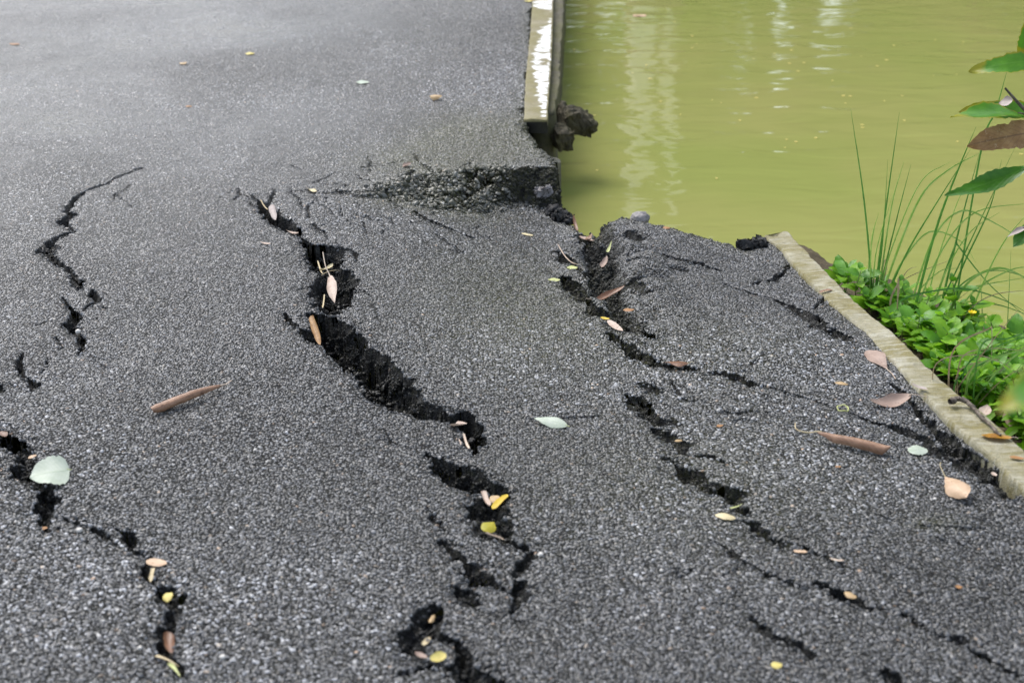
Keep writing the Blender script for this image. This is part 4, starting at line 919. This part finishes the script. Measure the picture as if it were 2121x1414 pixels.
lay('dry_leaf', (1213, 497), (1226, 484), .018, 'brown', 'upper small brown flake in the notch by the water', roll=1.2, bend=0.7, shape='ovate', sink=.008)
lay('dry_leaf', (1246, 548), (1258, 536), .024, 'pinkish', 'curled brown leaf inside the gap left of the sunken slab', roll=2.0, bend=0.7, shape='ovate', sink=.012, pitch=.4)
lay('grass_sprig', (1258, 524), (1268, 514), .010, 'limegreen', 'green sprout inside the gap left of the sunken slab', cat='sprig', roll=1.0, bend=0.5, shape='blade', pitch=.6)
lay('twig', (1154, 520), (1200, 560), .005, 'palestem', 'thin curved pinkish stalk left of the pale green leaf', cat='twig', roll=3, bend=0.8, shape='strip', wave=0)
lay('dry_leaf', (20, 92), (40, 94), .036, 'orange', 'orange leaf at the far left of the road', roll=-0.4, bend=-0.2, shape='oval')
lay('dry_leaf', (372, 134), (388, 133), .040, 'tan', 'tan leaf on the far road above the dark wet patch', roll=-0.7, bend=-0.4, shape='oval')
lay('yellow_leaf', (508, 113), (527, 113), .05, 'paleyellow', 'yellow leaf on the far road, furthest in the middle', roll=-0.4, bend=-0.2, shape='oval')
lay('dry_leaf', (384, 222), (398, 222), .022, 'orange', 'tiny orange scrap on the far road', roll=-0.4, bend=-0.2, shape='oval')
lay('yellow_leaf', (1086, 4), (1104, 4), .05, 'paleyellow', 'yellow leaf against the far end of the painted kerb', roll=-0.4, bend=-0.2, shape='oval')
lay('dry_leaf', (1398, 916), (1412, 913), .012, 'tan', 'tan scrap in the crack above the right foreground', roll=-0.8, bend=-0.4, shape='oval')
lay('dry_leaf', (1484, 886), (1498, 882), .012, 'orange', 'tiny orange scrap left of the long narrow brown leaf', roll=.8, bend=0.5, shape='ovate')
lay('dry_leaf', (1730, 970), (1742, 968), .010, 'orange', 'tiny reddish scrap below the long narrow brown leaf', roll=.8, bend=0.5, shape='ovate')
lay('dry_leaf', (1978, 1218), (1994, 1218), .012, 'orange', 'tiny orange scrap low at the right', roll=.8, bend=0.5, shape='ovate')
lay('dry_leaf', (1372, 474), (1388, 474), .024, 'orange', 'small orange flake on the far rim of the sunken slab', roll=-.4, bend=-0.2, shape='oval')
lay('dry_leaf', (2090, 968 - 20), (2121, 962 - 10), .014, 'orange', 'tiny orange flake on the kerb at the right photo edge', roll=.5, bend=0.2, shape='oval', f=lambda x, y: base(x, y) + 0.014)
lay('dry_leaf', (2055, 980), (2062, 988), .012, 'pale', 'tiny whitish flake in the gap beside the kerb', roll=.5, bend=0.2, shape='oval')
lay('dry_leaf', (1697, 608), (1724, 603), .012, 'brown', 'thin reddish strip across the upper part of the right kerb', roll=1, bend=-0.5, shape='strip', f=lambda x, y: base(x, y) + 0.012)
# the green grass curl
x, y = ground_pt(1745, 851)
pts = [(x + 0.013 * math.cos(a), y + 0.016 * math.sin(a), float(gnd(x, y)) + 0.005 + 0.002 * (i % 3)) for i, a in enumerate(np.linspace(0, 6.6, 12))]
V, F = tube(smooth_path(pts, 26), [0.0016] * 26, 6)
tag(add('grass_curl', mesh_np('grass_curl', V, F, M['limegreen'], uv=[(0.3, 0.3)] * len(V))), 'curled ring of green grass on the right slab', 'grass stalk')
# twig on the kerb
zkf = lambda x, y: base(x, y) + 0.016
tw = []
for px, py, dz in ((1966, 842, .012), (1985, 838, .016), (2005, 845, .012), (2025, 862, .008), (2045, 880, .006), (2072, 904, .004)):
    x, y = ground_pt(px, py, zkf); tw.append((x, y, float(zkf(x, y)) + dz))
P = [p + Vector((random.uniform(-1, 1), random.uniform(-1, 1), random.uniform(-.4, .8))) * .0016 for p in smooth_path(tw, 34)]; V, F = tube(P, [(0.0052 - 0.0028 * i / 33) * (1 + .5 * random.random() + (.6 if i % 7 == 2 else 0)) for i in range(34)], 8)
o = add('twig', mesh_np('twig', V, F, M['twig'])); tag(o, 'dark knobbly twig lying over the outer edge of the mossy kerb', 'twig')
x, y = ground_pt(1905, 800, zkf)
lay('dry_leaf', (1922, 812), (1888, 798), .014, 'greyleaf', 'small dark flake on top of the mossy kerb', roll=1.2, bend=0.6, shape='lance', f=zkf)

# ------------------------------------------------------------------ floating petals
pet = leaf_mesh('floating_petal', 0.022, 0.016, M['paleyellow'], -0.2, -0.1, shape='oval', nu=6, nv=5)
pp = [(1188,105),(1396,14),(1395,47),(1362,70),(1337,137),(1308,152),(1349,163),(1234,240),(1473,209),(1492,214),(1364,211),(1411,238),(1533,250),(1626,290),(1628,307),(1645,294),(1691,286),(1757,200),(1725,168),(1650,148),(1604,112),(1643,105),(1668,132),(1765,60),(1785,118),(1833,125),(1855,96),(1820,138),(1936,84),(1981,156),(1935,158),(1873,252),(1790,260),(1783,265),(1866,200),(1833,210),(1750,216),(1749,199),(1980,294),(1996,88),(1563,124),(1632,132),(1570,205),(1435,101),(1445,92),(1432,75),(2110,320),(1235,355),(1485,372),(1563,123)]
for i, (a, b) in enumerate(pp[:49]):
    x, y = on_z(a, b, WATER_Z); o = add('floating_petal', pet, loc=(x, y, WATER_Z + 0.004)); s_ = random.uniform(.45, 1.15); o.scale = (s_, s_, s_); o.rotation_euler = (0, 0, random.uniform(0, 6))
    tag(o, 'tiny yellow petal floating on the green pond water', 'petal', 'yellow petals floating on the pond')
lay('floating_leaf', (1310, 34), (1340, 33), .075, 'peach', 'peach tan leaf floating on the pond near the top', roll=0.2, bend=0.1, shape='oval', zfix=WATER_Z)

# ------------------------------------------------------------------ plants on the bank
leaf_bank = [[leaf_mesh('leaf', l, w_, M[m], r_, b_, 0.2, 'ovate', 0.05, 0.16, nu=12, nv=6, seed=k) for k, (l, w_, r_, b_) in enumerate(((.062, .036, .5, -.6), (.05, .03, .4, -.4), (.07, .040, .3, -.8), (.04, .024, .6, -.3)))] for m in ('green', 'green2')]
gpoly = [(1735, 592), (1790, 622), (1850, 640), (1925, 655), (2000, 690), (2060, 720), (2140, 740), (2200, 760), (2230, 1000), (2150, 955), (2040, 862), (1960, 800), (1880, 720), (1800, 648), (1750, 606)]
def in_poly(x, y, P):
    c = False
    for i in range(len(P)):
        (x1, y1), (x2, y2) = P[i], P[i - 1]
        if (y1 > y) != (y2 > y) and x < (x2 - x1) * (y - y1) / (y2 - y1) + x1: c = not c
    return c
def bank_pt(px, py):
    z = -0.2
    for _ in range(14):
        x, y = on_z(px, py, z); z = max(float(bank_z(x, y)), WATER_Z)
    return x, y, z
plants = []
stem_meshes = []
def creeper(x, y, z, h, pairs, yaw, lean, deep):
    t = bpy.data.objects.new('creeping_plant', None); COL.objects.link(t); t.location = (x, y, z); t.rotation_euler = (lean * math.cos(yaw * 3), lean * math.sin(yaw * 3), yaw)
    top = Vector((0.02 * math.sin(yaw), 0.015, h))
    add('stem', stem_mesh('stem', [(0, 0, -0.02), (0.006, 0.0, h * .5), top], 0.0019, M['greenstem']), t)
    for k in range(pairs):
        f = 1 - 0.8 * k / max(1, pairs)
        hz = h * f
        for sgn in (0, 1):
            lm = leaf_bank[1 if (random.random() < deep) else 0][min(3, random.choice((0, 1, 2, 2)) if k else random.choice((1, 3)))]
            l = add('leaf', lm, t)
            a = k * 1.57 + sgn * math.pi + random.uniform(-.4, .4)
            l.location = (top.x * f, top.y * f, hz + 0.002); l.rotation_euler = (random.uniform(-.3, .3), -random.uniform(.05, .55) + (0.0 if k else -0.35), a)
            s_ = random.uniform(.9, 1.35) * (0.7 if k == 0 else 1); l.scale = (s_, s_, s_)
    return t
spots = []; tries = 0
while len(spots) < 92 and tries < 9000:
    tries += 1
    px, py = random.uniform(1735, 2230), random.uniform(590, 1000)
    if not in_poly(px, py, gpoly): continue
    if any((px - a) ** 2 + ((py - b) * 1.5) ** 2 < 24 ** 2 for a, b in spots): continue
    spots.append((px, py))
spots.sort(key=lambda s: s[1])
for i, (px, py) in enumerate(spots):
    x, y, z = bank_pt(px, py)
    t = creeper(x, y, z, random.uniform(.045, .10) if px < 2050 else random.uniform(.05, .12), random.choice((2, 3, 3, 4)), random.uniform(0, 6.28), random.uniform(0, .3), 0.4)
    xk = float(np.interp(y, KO[::-1, 1], KO[::-1, 0]))
    zone = 'touching the right kerb' if x - xk < 0.07 else ('at the water end of the bank' if py < 690 else ('near the dark twig' if py > 850 else ('at the right photo edge' if px > 2040 else 'in the middle of the bank')))
    tag(t, 'bright green creeping plant with toothed leaves ' + zone, 'plant', 'green creeping plants on the bank')
t = creeper(*bank_pt(1748, 610), .075, 3, 0.4, .1, .4); tag(t, 'small green creeping plant furthest up the kerb, apart from the rest', 'plant')
x, y, z = bank_pt(1975, 690)
t = creeper(x, y, z, .15, 4, 1.1, .06, .4); tag(t, 'tall green creeping sprig rising above the other plants', 'plant')
# dense low leaves and litter under them
lv = []; lf = []; luv = []
n_l = 0
while n_l < 2600:
    px, py = random.uniform(1730, 2300), random.uniform(585, 1080)
    if not in_poly(px, py, gpoly): continue
    x, y, z = bank_pt(px, py); l = random.uniform(.018, .05); a = random.uniform(0, 6.28); tl = random.uniform(-.5, .5)
    zz = z + 0.006 + random.random() * .05
    ca, sa = math.cos(a), math.sin(a); o = len(lv)
    for (u_, v_) in ((0, 0), (.35, -.28), (.75, -.2), (1, 0), (.75, .2), (.35, .28)):
        lv.append((x + l * (u_ * ca - v_ * sa), y + l * (u_ * sa + v_ * ca), zz + l * (u_ - .4) * tl + abs(v_) * l * .35)); luv.append((u_, v_ + .5))
    lf += [(o, o + 1, o + 2, o + 3), (o, o + 3, o + 4, o + 5)]; n_l += 1
tag(add('ground_cover', mesh_np('ground_cover', lv, lf, M['green'], uv=luv)), 'low dark green undergrowth under the creeping plants', 'ground cover', kind='stuff')
for i, (p0, p1, m, lab) in enumerate((((2092, 885), (2086, 862), 'pinkish', 'pinkish dry leaf hanging among the green plants near the twig'), ((2035, 862), (2046, 850), 'pale', 'pale dry flake on the soil between kerb and plants'))):
    x, y, z = bank_pt(*p0); lay('dry_leaf', p0, p1, .03, m, lab, roll=1.0, bend=.4, zfix=z + 0.05, pitch=.4, shape='lance')
# yellow flower
x, y, z = bank_pt(2008, 715)
fl = bpy.data.objects.new('yellow_flower', None); COL.objects.link(fl); fl.location = (x, y, z)
head = at_depth(2013, 652, y - .02) - Vector((x, y, z))
add('stem', stem_mesh('stem', [(0, 0, -.01), (head.x * .4, 0.003, head.z * .5), head], 0.0018, M['greenstem']), fl)
pm = leaf_mesh('petal', 0.017, 0.011, M['petal'], 0.4, 0.3, shape='oval', nu=6, nv=4)
for k in range(9):
    q = add('petal', pm, fl); q.location = head; q.rotation_euler = (0, -0.75, k * 2 * math.pi / 9)
V, F = tube([head + Vector((0, 0, -.004)), head + Vector((0, 0, .001)), head + Vector((0, 0, .004)), head + Vector((0, 0, .0055))], [.003, .0052, .004, .0008], 8)
add('flower_centre', mesh_np('flower_centre', V, F, M['yellowgreen'], uv=[(.3, .3)] * len(V)), fl)
cm = leaf_mesh('bract', 0.028, 0.013, M['green'], 0.4, -0.5, shape='ovate', nu=8, nv=4)
for k in range(4):
    q = add('bract', cm, fl); q.location = head * 0.9; q.rotation_euler = (0, 0.2, k * 1.57 + .4)
tag(fl, 'small yellow flower standing above the green creeping plants', 'flower')

# ------------------------------------------------------------------ tall grass
def ribbon(pts, w, n=22, fold=0.5):
    P = smooth_path(pts, n); V = []; UV = []
    for i, p in enumerate(P):
        t = (P[min(i + 1, n - 1)] - P[max(i - 1, 0)]).normalized()
        view = Vector((0.25, -1, 0.35)).normalized()
        a = t.cross(view)
        if a.length < 1e-3: a = Vector((1, 0, 0))
        a.normalize(); b = a.cross(t).normalized()
        u_ = i / (n - 1); h = 0.5 * w * min(1, u_ * 5 + .55) * (1 - u_ ** 2.6) + 0.0003
        for v in (-1, 0, 1):
            V.append(p + a * h * v + b * h * fold * (abs(v) - .5)); UV.append((u_, v * .5 + .5))
    return V, grid_faces(n, 3), UV
def clump(label, root_px, blades, spread):
    x, y, z = bank_pt(*root_px)
    t = bpy.data.objects.new('grass_clump', None); COL.objects.link(t); t.location = (x, y, z)
    for pts, w, m in blades:
        dy = random.uniform(-spread, spread); dd = random.uniform(-.10, .10)
        n = len(pts); W_ = []
        for i, (a, b) in enumerate(pts):
            W_.append(at_depth(a, b, y + dy * 0.4 + dd * i / (n - 1)) - t.location)
        r0 = W_[0]                                                 # carry the foot down into the soil
        foot = Vector((r0.x * .85, dy * 0.35, min(r0.z - 0.05, -0.03)))
        V, F, UV = ribbon([foot] + W_, w * (0.62 if m == 'dryblade' else 0.82), 26)
        add('blade', mesh_np('blade', V, F, M[m], uv=UV), t)
    tag(t, label, 'grass')
clump('clump of tall thin dark green grass furthest up the bank by the water', (1815, 628), [
    ([(1806, 605), (1790, 420), (1762, 225)], .0085, 'blade'), ([(1812, 605), (1835, 430), (1863, 232)], .0085, 'blade'), ([(1820, 605), (1846, 430), (1872, 335)], .007, 'blade2'),
    ([(1822, 600), (1858, 450), (1887, 340)], .006, 'blade'), ([(1802, 600), (1805, 500), (1820, 440)], .006, 'blade2'), ([(1830, 600), (1900, 420), (1960, 355), (2040, 312)], .009, 'blade2'),
    ([(1838, 612), (1880, 520), (1940, 420), (2010, 310)], .008, 'blade'), ([(1840, 605), (1870, 540), (1925, 480), (1990, 500), (2022, 545)], .007, 'blade2'),
    ([(1822, 610), (1835, 560), (1846, 487)], .009, 'dryblade'), ([(1820, 615), (1832, 540), (1838, 560)], .005, 'dryblade'), ([(1800, 640), (1870, 580), (1985, 532)], .005, 'dryblade'), ([(1798, 604), (1800, 540), (1812, 470)], .006, 'blade2'), ([(1808, 615), (1815, 520), (1850, 400)], .006, 'blade2'), ([(1825, 600), (1845, 520), (1905, 380), (1968, 335)], .006, 'blade2'), ([(1815, 600), (1828, 500), (1839, 330)], .006, 'blade'), ([(1835, 640), (1862, 590), (1880, 560), (1900, 552)], .005, 'dryblade')], .05)
clump('broad clump of arching grass in the middle of the bank', (1920, 665), [
    ([(1892, 650), (1940, 470), (1985, 350), (2022, 262)], .011, 'blade'), ([(1945, 650), (1985, 480), (2028, 318)], .010, 'blade'), ([(1905, 720), (2000, 520), (2100, 310)], .007, 'blade'),
    ([(1880, 660), (1930, 500), (1990, 437), (2060, 462), (2140, 512)], .008, 'blade2'), ([(1925, 660), (1955, 570), (1980, 506), (1985, 510), (2050, 590), (2140, 668)], .008, 'blade'),
    ([(1950, 680), (2000, 590), (2060, 556), (2110, 568), (2150, 600)], .010, 'blade2'), ([(1862, 625), (1950, 600), (2010, 600), (2080, 622), (2140, 655)], .006, 'blade'), ([(1862, 645), (1990, 600), (2140, 572)], .007, 'blade2'),
    ([(1844, 625), (1858, 590), (1863, 578)], .010, 'dryblade'), ([(1860, 580), (1862, 605), (1857, 628)], .006, 'dryblade'), ([(2030, 320), (2062, 230), (2086, 146)], .007, 'blade'),
    ([(1905, 690), (1990, 590), (2060, 560), (2140, 578)], .006, 'blade'), ([(1890, 760), (1915, 690), (1960, 640), (2010, 600)], .006, 'dryblade'), ([(2033, 690), (2034, 640), (2031, 575)], .004, 'blade'), ([(2082, 735), (2088, 640), (2094, 520)], .004, 'blade'), ([(1930, 650), (1960, 560), (2010, 480), (2070, 440)], .006, 'blade2'), ([(1915, 660), (1935, 560), (1975, 440), (2000, 380)], .006, 'blade2'), ([(1970, 700), (2010, 640), (2060, 610), (2140, 600)], .006, 'dryblade'), ([(1880, 650), (1905, 600), (1950, 560), (1990, 556)], .005, 'blade2'), ([(1900, 640), (1950, 520), (2020, 440), (2140, 420)], .007, 'blade2'), ([(1940, 690), (1990, 560), (2050, 430), (2075, 330)], .008, 'blade'), ([(1960, 700), (2010, 610), (2090, 560), (2150, 552)], .008, 'blade2'), ([(1930, 700), (1990, 640), (2060, 630), (2150, 660)], .007, 'blade'), ([(1985, 720), (2030, 600), (2080, 500), (2140, 430)], .008, 'blade2')], .08)
clump('low sheaf of thin straw tinged grass at the right photo edge', (2040, 845), [
    ([(1972, 730), (2045, 682), (2054, 684), (2054, 748)], .007, 'dryblade'), ([(1990, 850), (2050, 780), (2140, 705)], .006, 'blade2'), ([(2000, 860), (2070, 770), (2150, 690)], .007, 'dryblade'),
    ([(2010, 770), (2080, 735), (2150, 722)], .005, 'blade2'), ([(2000, 760), (2070, 715), (2150, 690)], .005, 'blade'), ([(1985, 770), (2060, 745), (2150, 740)], .005, 'dryblade'), ([(2005, 800), (2080, 770), (2150, 770)], .005, 'blade2'),
    ([(1995, 880), (2060, 800), (2140, 745)], .007, 'twig' if False else 'dryblade'), ([(2020, 830), (2090, 790), (2150, 760)], .005, 'blade'), ([(1998, 828), (2030, 790), (2100, 760)], .005, 'blade2'), ([(2030, 720), (2090, 700), (2150, 680)], .005, 'blade'),
    ([(1935, 760), (2000, 735), (2060, 745), (2140, 790)], .004, 'dryblade'), ([(2045, 860), (2090, 790), (2140, 720)], .006, 'blade2'), ([(2010, 740), (2060, 720), (2150, 712)], .004, 'blade2'), ([(2005, 792), (2060, 742), (2150, 718)], .006, 'blade2'), ([(1990, 745), (2055, 722), (2150, 730)], .005, 'dryblade'), ([(2015, 835), (2075, 760), (2150, 705)], .007, 'blade2'), ([(1980, 790), (2040, 750), (2150, 700)], .005, 'blade'), ([(1960, 840), (2000, 780), (2060, 700), (2110, 640)], .006, 'dryblade')], .06)

# ------------------------------------------------------------------ shrub leaning in from the right
def shrub_leaf(t, p0, p1, d0, d1, width, mat, roll=.5, bend=.4, tilt=0.0, shape='lance', wave=.06, twist=0.2, name='leaf'):
    A = at_depth(*p0, d0); B = at_depth(*p1, d1); Ln = (B - A).length
    xx = (B - A).normalized(); zz = Vector((0, -0.55, 0.83)); yy = zz.cross(xx).normalized(); zz = xx.cross(yy)
    mw = Matrix.Translation(A) @ Matrix((xx, yy, zz)).transposed().to_4x4() @ Matrix.Rotation(tilt, 4, 'X')
    me = leaf_mesh('leaf', Ln * (1 + bend * bend / 24), width, M[mat], roll, bend, twist, shape, wave, .08, nu=22, nv=9, seed=int(p0[1]))
    o = add(name, me, t); o.matrix_world = mw; o.matrix_parent_inverse = Matrix.Identity(4)
    o.parent = t; o.matrix_local = t.matrix_world.inverted() @ mw
    return o
SD = 3.55
root = at_depth(2420, 900, SD); root.z = float(bank_z(root.x, root.y))
shr = bpy.data.objects.new('shrub', None); COL.objects.link(shr); shr.location = root; bpy.context.view_layer.update()
def branch(t, pts, r, name='branch', mat='twig'):
    P = smooth_path([p - t.location for p in pts], 22); V, F = tube(P, [r * (1 - .6 * i / 21) * (1 + .15 * random.random()) for i in range(22)], 7)
    return add(name, mesh_np(name, V, F, M[mat]), t)
hub = at_depth(2260, 330, SD)
branch(shr, [root, at_depth(2360, 620, SD + .05), hub, at_depth(2180, 130, SD - .03)], .009)
branch(shr, [hub, at_depth(2180, 280, SD), at_depth(2121, 226, SD), at_depth(2097, 200, SD), at_depth(2082, 183, SD)], .006)
branch(shr, [at_depth(2150, 250, SD), at_depth(2120, 236, SD), at_depth(2108, 234, SD)], .003)
branch(shr, [hub, at_depth(2180, 345, SD), at_depth(2120, 350, SD)], .004)
branch(shr, [at_depth(2330, 520, SD), at_depth(2200, 480, SD), at_depth(2118, 472, SD)], .004)
shrub_leaf(shr, (2150, 126), (2006, 150), SD, SD + .02, .054, 'shrub', .7, -.5, -.25)
shrub_leaf(shr, (2150, 20), (2112, 118), SD, SD + .02, .042, 'shrub', .5, -.4, .3)
shrub_leaf(shr, (2128, 243), (1968, 246), SD, SD - .05, .068, 'shrub', .9, -.5, .35)
shrub_leaf(shr, (2150, 228), (1985, 232), SD + .03, SD + .05, .055, 'shrub', .9, -.35, -.45)
shrub_leaf(shr, (2150, 272), (2003, 302), SD - .02, SD - .05, .080, 'drybrown', .7, -.3, -.35, shape='ovate', wave=.12)
shrub_leaf(shr, (2130, 345), (1956, 404), SD, SD - .03, .050, 'shrub2', .8, .55, -.1)
shrub_leaf(shr, (2160, 300), (2098, 304), SD, SD - .02, .030, 'shrub', .5, -.3, .2)
shrub_leaf(shr, (2160, 455), (2098, 512), SD, SD - .02, .050, 'shrub2', .8, -.4, .3)
shrub_leaf(shr, (2130, 470), (2086, 492), SD, SD - .01, .018, 'greyleaf', 1.2, -.4, .3)
shrub_leaf(shr, (2098, 208), (2062, 222), SD + .02, SD + .04, .032, 'greyleaf', 1.0, -.5, .1, shape='ovate')
tag(shr, 'shrub leaning in from the right with brown tipped green leaves and a dry brown one', 'shrub')
fr = Vector((1.05, 1.02, -0.05)); fs = bpy.data.objects.new('overhanging_plant', None); COL.objects.link(fs); fs.location = fr; bpy.context.view_layer.update()
branch(fs, [fr, Vector((0.78, 1.1, 0.55)), at_depth(2230, 760, 1.15)], .006, 'branch', 'greenstem')
shrub_leaf(fs, (2230, 760), (2062, 856), 1.15, 1.12, .042, 'shrub', .5, -.3, .1, shape='ovate')
tag(fs, 'blurred yellow green leaf close to the camera at the right photo edge', 'plant')

# ------------------------------------------------------------------ trees on the opposite bank (seen in the water)
def crown_mesh(name, seed, mat, r=(2.4, 2.4, 1.9), n_cl=46, per=130, ls=0.17):
    g = np.random.default_rng(seed); V = []; F = []; UV = []
    for c in range(n_cl):
        d = g.normal(size=3); d /= np.linalg.norm(d); cc = d * np.array(r) * (0.35 + 0.65 * g.random() ** .6); cr_ = g.uniform(.35, .75)
        P = cc + np.clip(g.normal(size=(per, 3)), -1.8, 1.8) * cr_ * np.array([.6, .6, .42])
        for p in P:
            a = g.normal(size=3); a /= np.linalg.norm(a); b = np.cross(a, g.normal(size=3)); b /= np.linalg.norm(b); l = ls * g.uniform(.6, 1.2)
            o = len(V); V += [p - a * l, p + b * l * .38, p + a * l, p - b * l * .38]; UV += [(0, .5), (.5, .1), (1, .5), (.5, .9)]; F.append((o, o + 1, o + 2, o + 3))
    return mesh_np(name, V, F, mat, uv=UV, smooth=False)
def trunk_mesh(name, h, r, seed, mat, limbs=5, reach=1.6, lean=0.0):
    g = random.Random(seed); V, F = [], []
    def app(P, R, n=9):
        v, f = tube(P, R, n); o = len(V); V.extend(v); F.extend(tuple(k + o for k in q) for q in f)
    P = smooth_path([(0, 0, -.6), (g.uniform(-.08, .08), 0, h * .35), (lean * .6 + g.uniform(-.1, .1), g.uniform(-.1, .1), h * .7), (lean, 0, h)], 18)
    app(P, [r * (1.35 if i == 0 else 1) * (1 - .45 * i / 17) for i in range(18)], 11)
    top = P[-1]
    for k in range(limbs):
        a = k * 2 * math.pi / limbs + g.uniform(-.4, .4); e = Vector((math.cos(a) * reach, math.sin(a) * reach, g.uniform(.8, 2.0)))
        st = P[g.randint(11, 17)]
        Q = smooth_path([st, st + e * .5 + Vector((0, 0, .1)), st + e], 10); app(Q, [r * .5 * (1 - .8 * i / 9) for i in range(10)], 7)
    return mesh_np(name, V, F, mat)
crowns = [crown_mesh('crown', 1, M['treeleaf']), crown_mesh('crown', 2, M['treeleaf2'], (2.0, 2.0, 2.4)), crown_mesh('crown', 3, M['treeleaf'], (2.8, 2.6, 1.7), 54)]
trunks = [trunk_mesh('trunk', 3.6, .19, 1, M['bark']), trunk_mesh('trunk', 3.0, .14, 2, M['bark'], 4), trunk_mesh('trunk', 4.2, .22, 3, M['bark'], 6)]
def tree(x, y, k, s, cz, label, group=None, ck=None):
    t = bpy.data.objects.new('tree', None); COL.objects.link(t); t.location = (x, y, 0.1); t.rotation_euler = (0, 0, random.uniform(0, 6)); t.scale = (s, s, s); cz -= 0.7
    add('trunk', trunks[k], t)
    c = add('crown', crowns[k if ck is None else ck], t, loc=(0, 0, cz))
    tag(t, label, 'tree', group)
lab = 'leafy green tree on the far bank, mirrored in the pond'
for (x, y, k, s, cz) in ((4.4, 21.5, 0, 1.0, 5.0), (6.6, 20.6, 1, 1.0, 4.6), (8.7, 22.2, 2, 1.0, 5.2), (10.9, 21.0, 0, 1.05, 4.8), (13.2, 22.5, 1, 1.2, 4.6), (15.8, 21.5, 2, 1.1, 5.0),
                         (3.4, 25.5, 2, 1.25, 5.4), (7.4, 26, 1, 1.4, 5.0), (11.8, 26.5, 2, 1.3, 5.2), (16.5, 27, 0, 1.4, 5.0), (19.5, 23, 1, 1.3, 4.8), (23, 25, 0, 1.4, 5.0), (5.2, 30, 0, 1.7, 5.2), (10, 31, 2, 1.7, 5.0), (1.6, 31, 1, 1.6, 5.0)):
    tree(x, y, k, s, cz, lab, 'trees along the far bank')
# bushes below and a wood behind them
bush_leaf = crown_mesh('foliage', 8, M['treeleaf2'], (1.7, 1.2, 1.3), 26, 130, .15)
for i, (x, y, s_) in enumerate(((2.9, 20.5, .8), (5.6, 20.2, .7), (7.9, 21.5, .9), (11.2, 20.4, .8), (15.2, 20.6, .9), (18, 21, 1.1))):
    b_ = add('bush', bush_leaf, loc=(x, y, 1.25 * s_)); b_.scale = (s_,) * 3; b_.rotation_euler = (0, 0, i * 1.3); tag(b_, 'leafy bush low on the far bank, mirrored in the pond', 'bush', 'bushes along the far bank')
g = np.random.default_rng(5); wv, wf, wuv = [], [], []
for k in range(46000):
    x = g.uniform(-1, 44); y = 33 + g.uniform(0, 5); z = g.uniform(.3, 17.5) * (1 - .1 * math.sin(x * .9))
    if vn(np.array([x * 2.2]), np.array([z * .45]), 1.3, 44)[0] + .5 * vn(np.array([x * 2]), np.array([z * 1.5]), .7, 47)[0] > (.10 if z < 6 else .30): continue
    a_ = g.normal(size=3); a_ /= np.linalg.norm(a_); c_ = np.cross(a_, g.normal(size=3)); c_ /= np.linalg.norm(c_); l_ = g.uniform(.16, .34); p_ = np.array((x, y, z)); o_ = len(wv)
    wv += [p_ - a_ * l_, p_ + c_ * l_ * .5, p_ + a_ * l_, p_ - c_ * l_ * .5]; wuv += [(0, .5), (.5, .1), (1, .5), (.5, .9)]; wf.append((o_, o_ + 1, o_ + 2, o_ + 3))
tag(add('far_wood', mesh_np('far_wood', wv, wf, M['treeleaf'], uv=wuv, smooth=False)), 'dense green wood behind the trees of the far bank', 'wood', kind='stuff')
# the forked pale tree whose reflection shows
tp = bpy.data.objects.new('tree', None); COL.objects.link(tp)
dx, dy, _ = ray(1345, 200); tp.location = (dx / dy * 18.9, 18.9, 0.0)
V, F = tube(smooth_path([(0, 0, -.6), (.02, 0, .6), (0, 0, 1.4), (-.05, 0, 1.9)], 14), [.42 - .008 * i for i in range(14)], 12)
add('trunk', mesh_np('trunk', V, F, M['bark']), tp)
for e, r0 in (([(-.10, -.2, 1.3), (-.16, -.3, 2.3), (-.12, -.35, 3.2), (-.24, -.3, 4.6)], .19), ([(.12, -.2, 1.5), (.20, -.3, 2.3), (.30, -.35, 3.2), (.34, -.3, 4.2)], .10)):
    V, F = tube(smooth_path(e, 14), [r0 * (1 - .035 * i) for i in range(14)], 9); add('limb', mesh_np('limb', V, F, M['palebark']), tp)
add('crown', crowns[1], tp, loc=(0.9, 2.6, 7.0))
tag(tp, 'tree with thick brown trunk and two pale limbs, mirrored in the pond', 'tree')
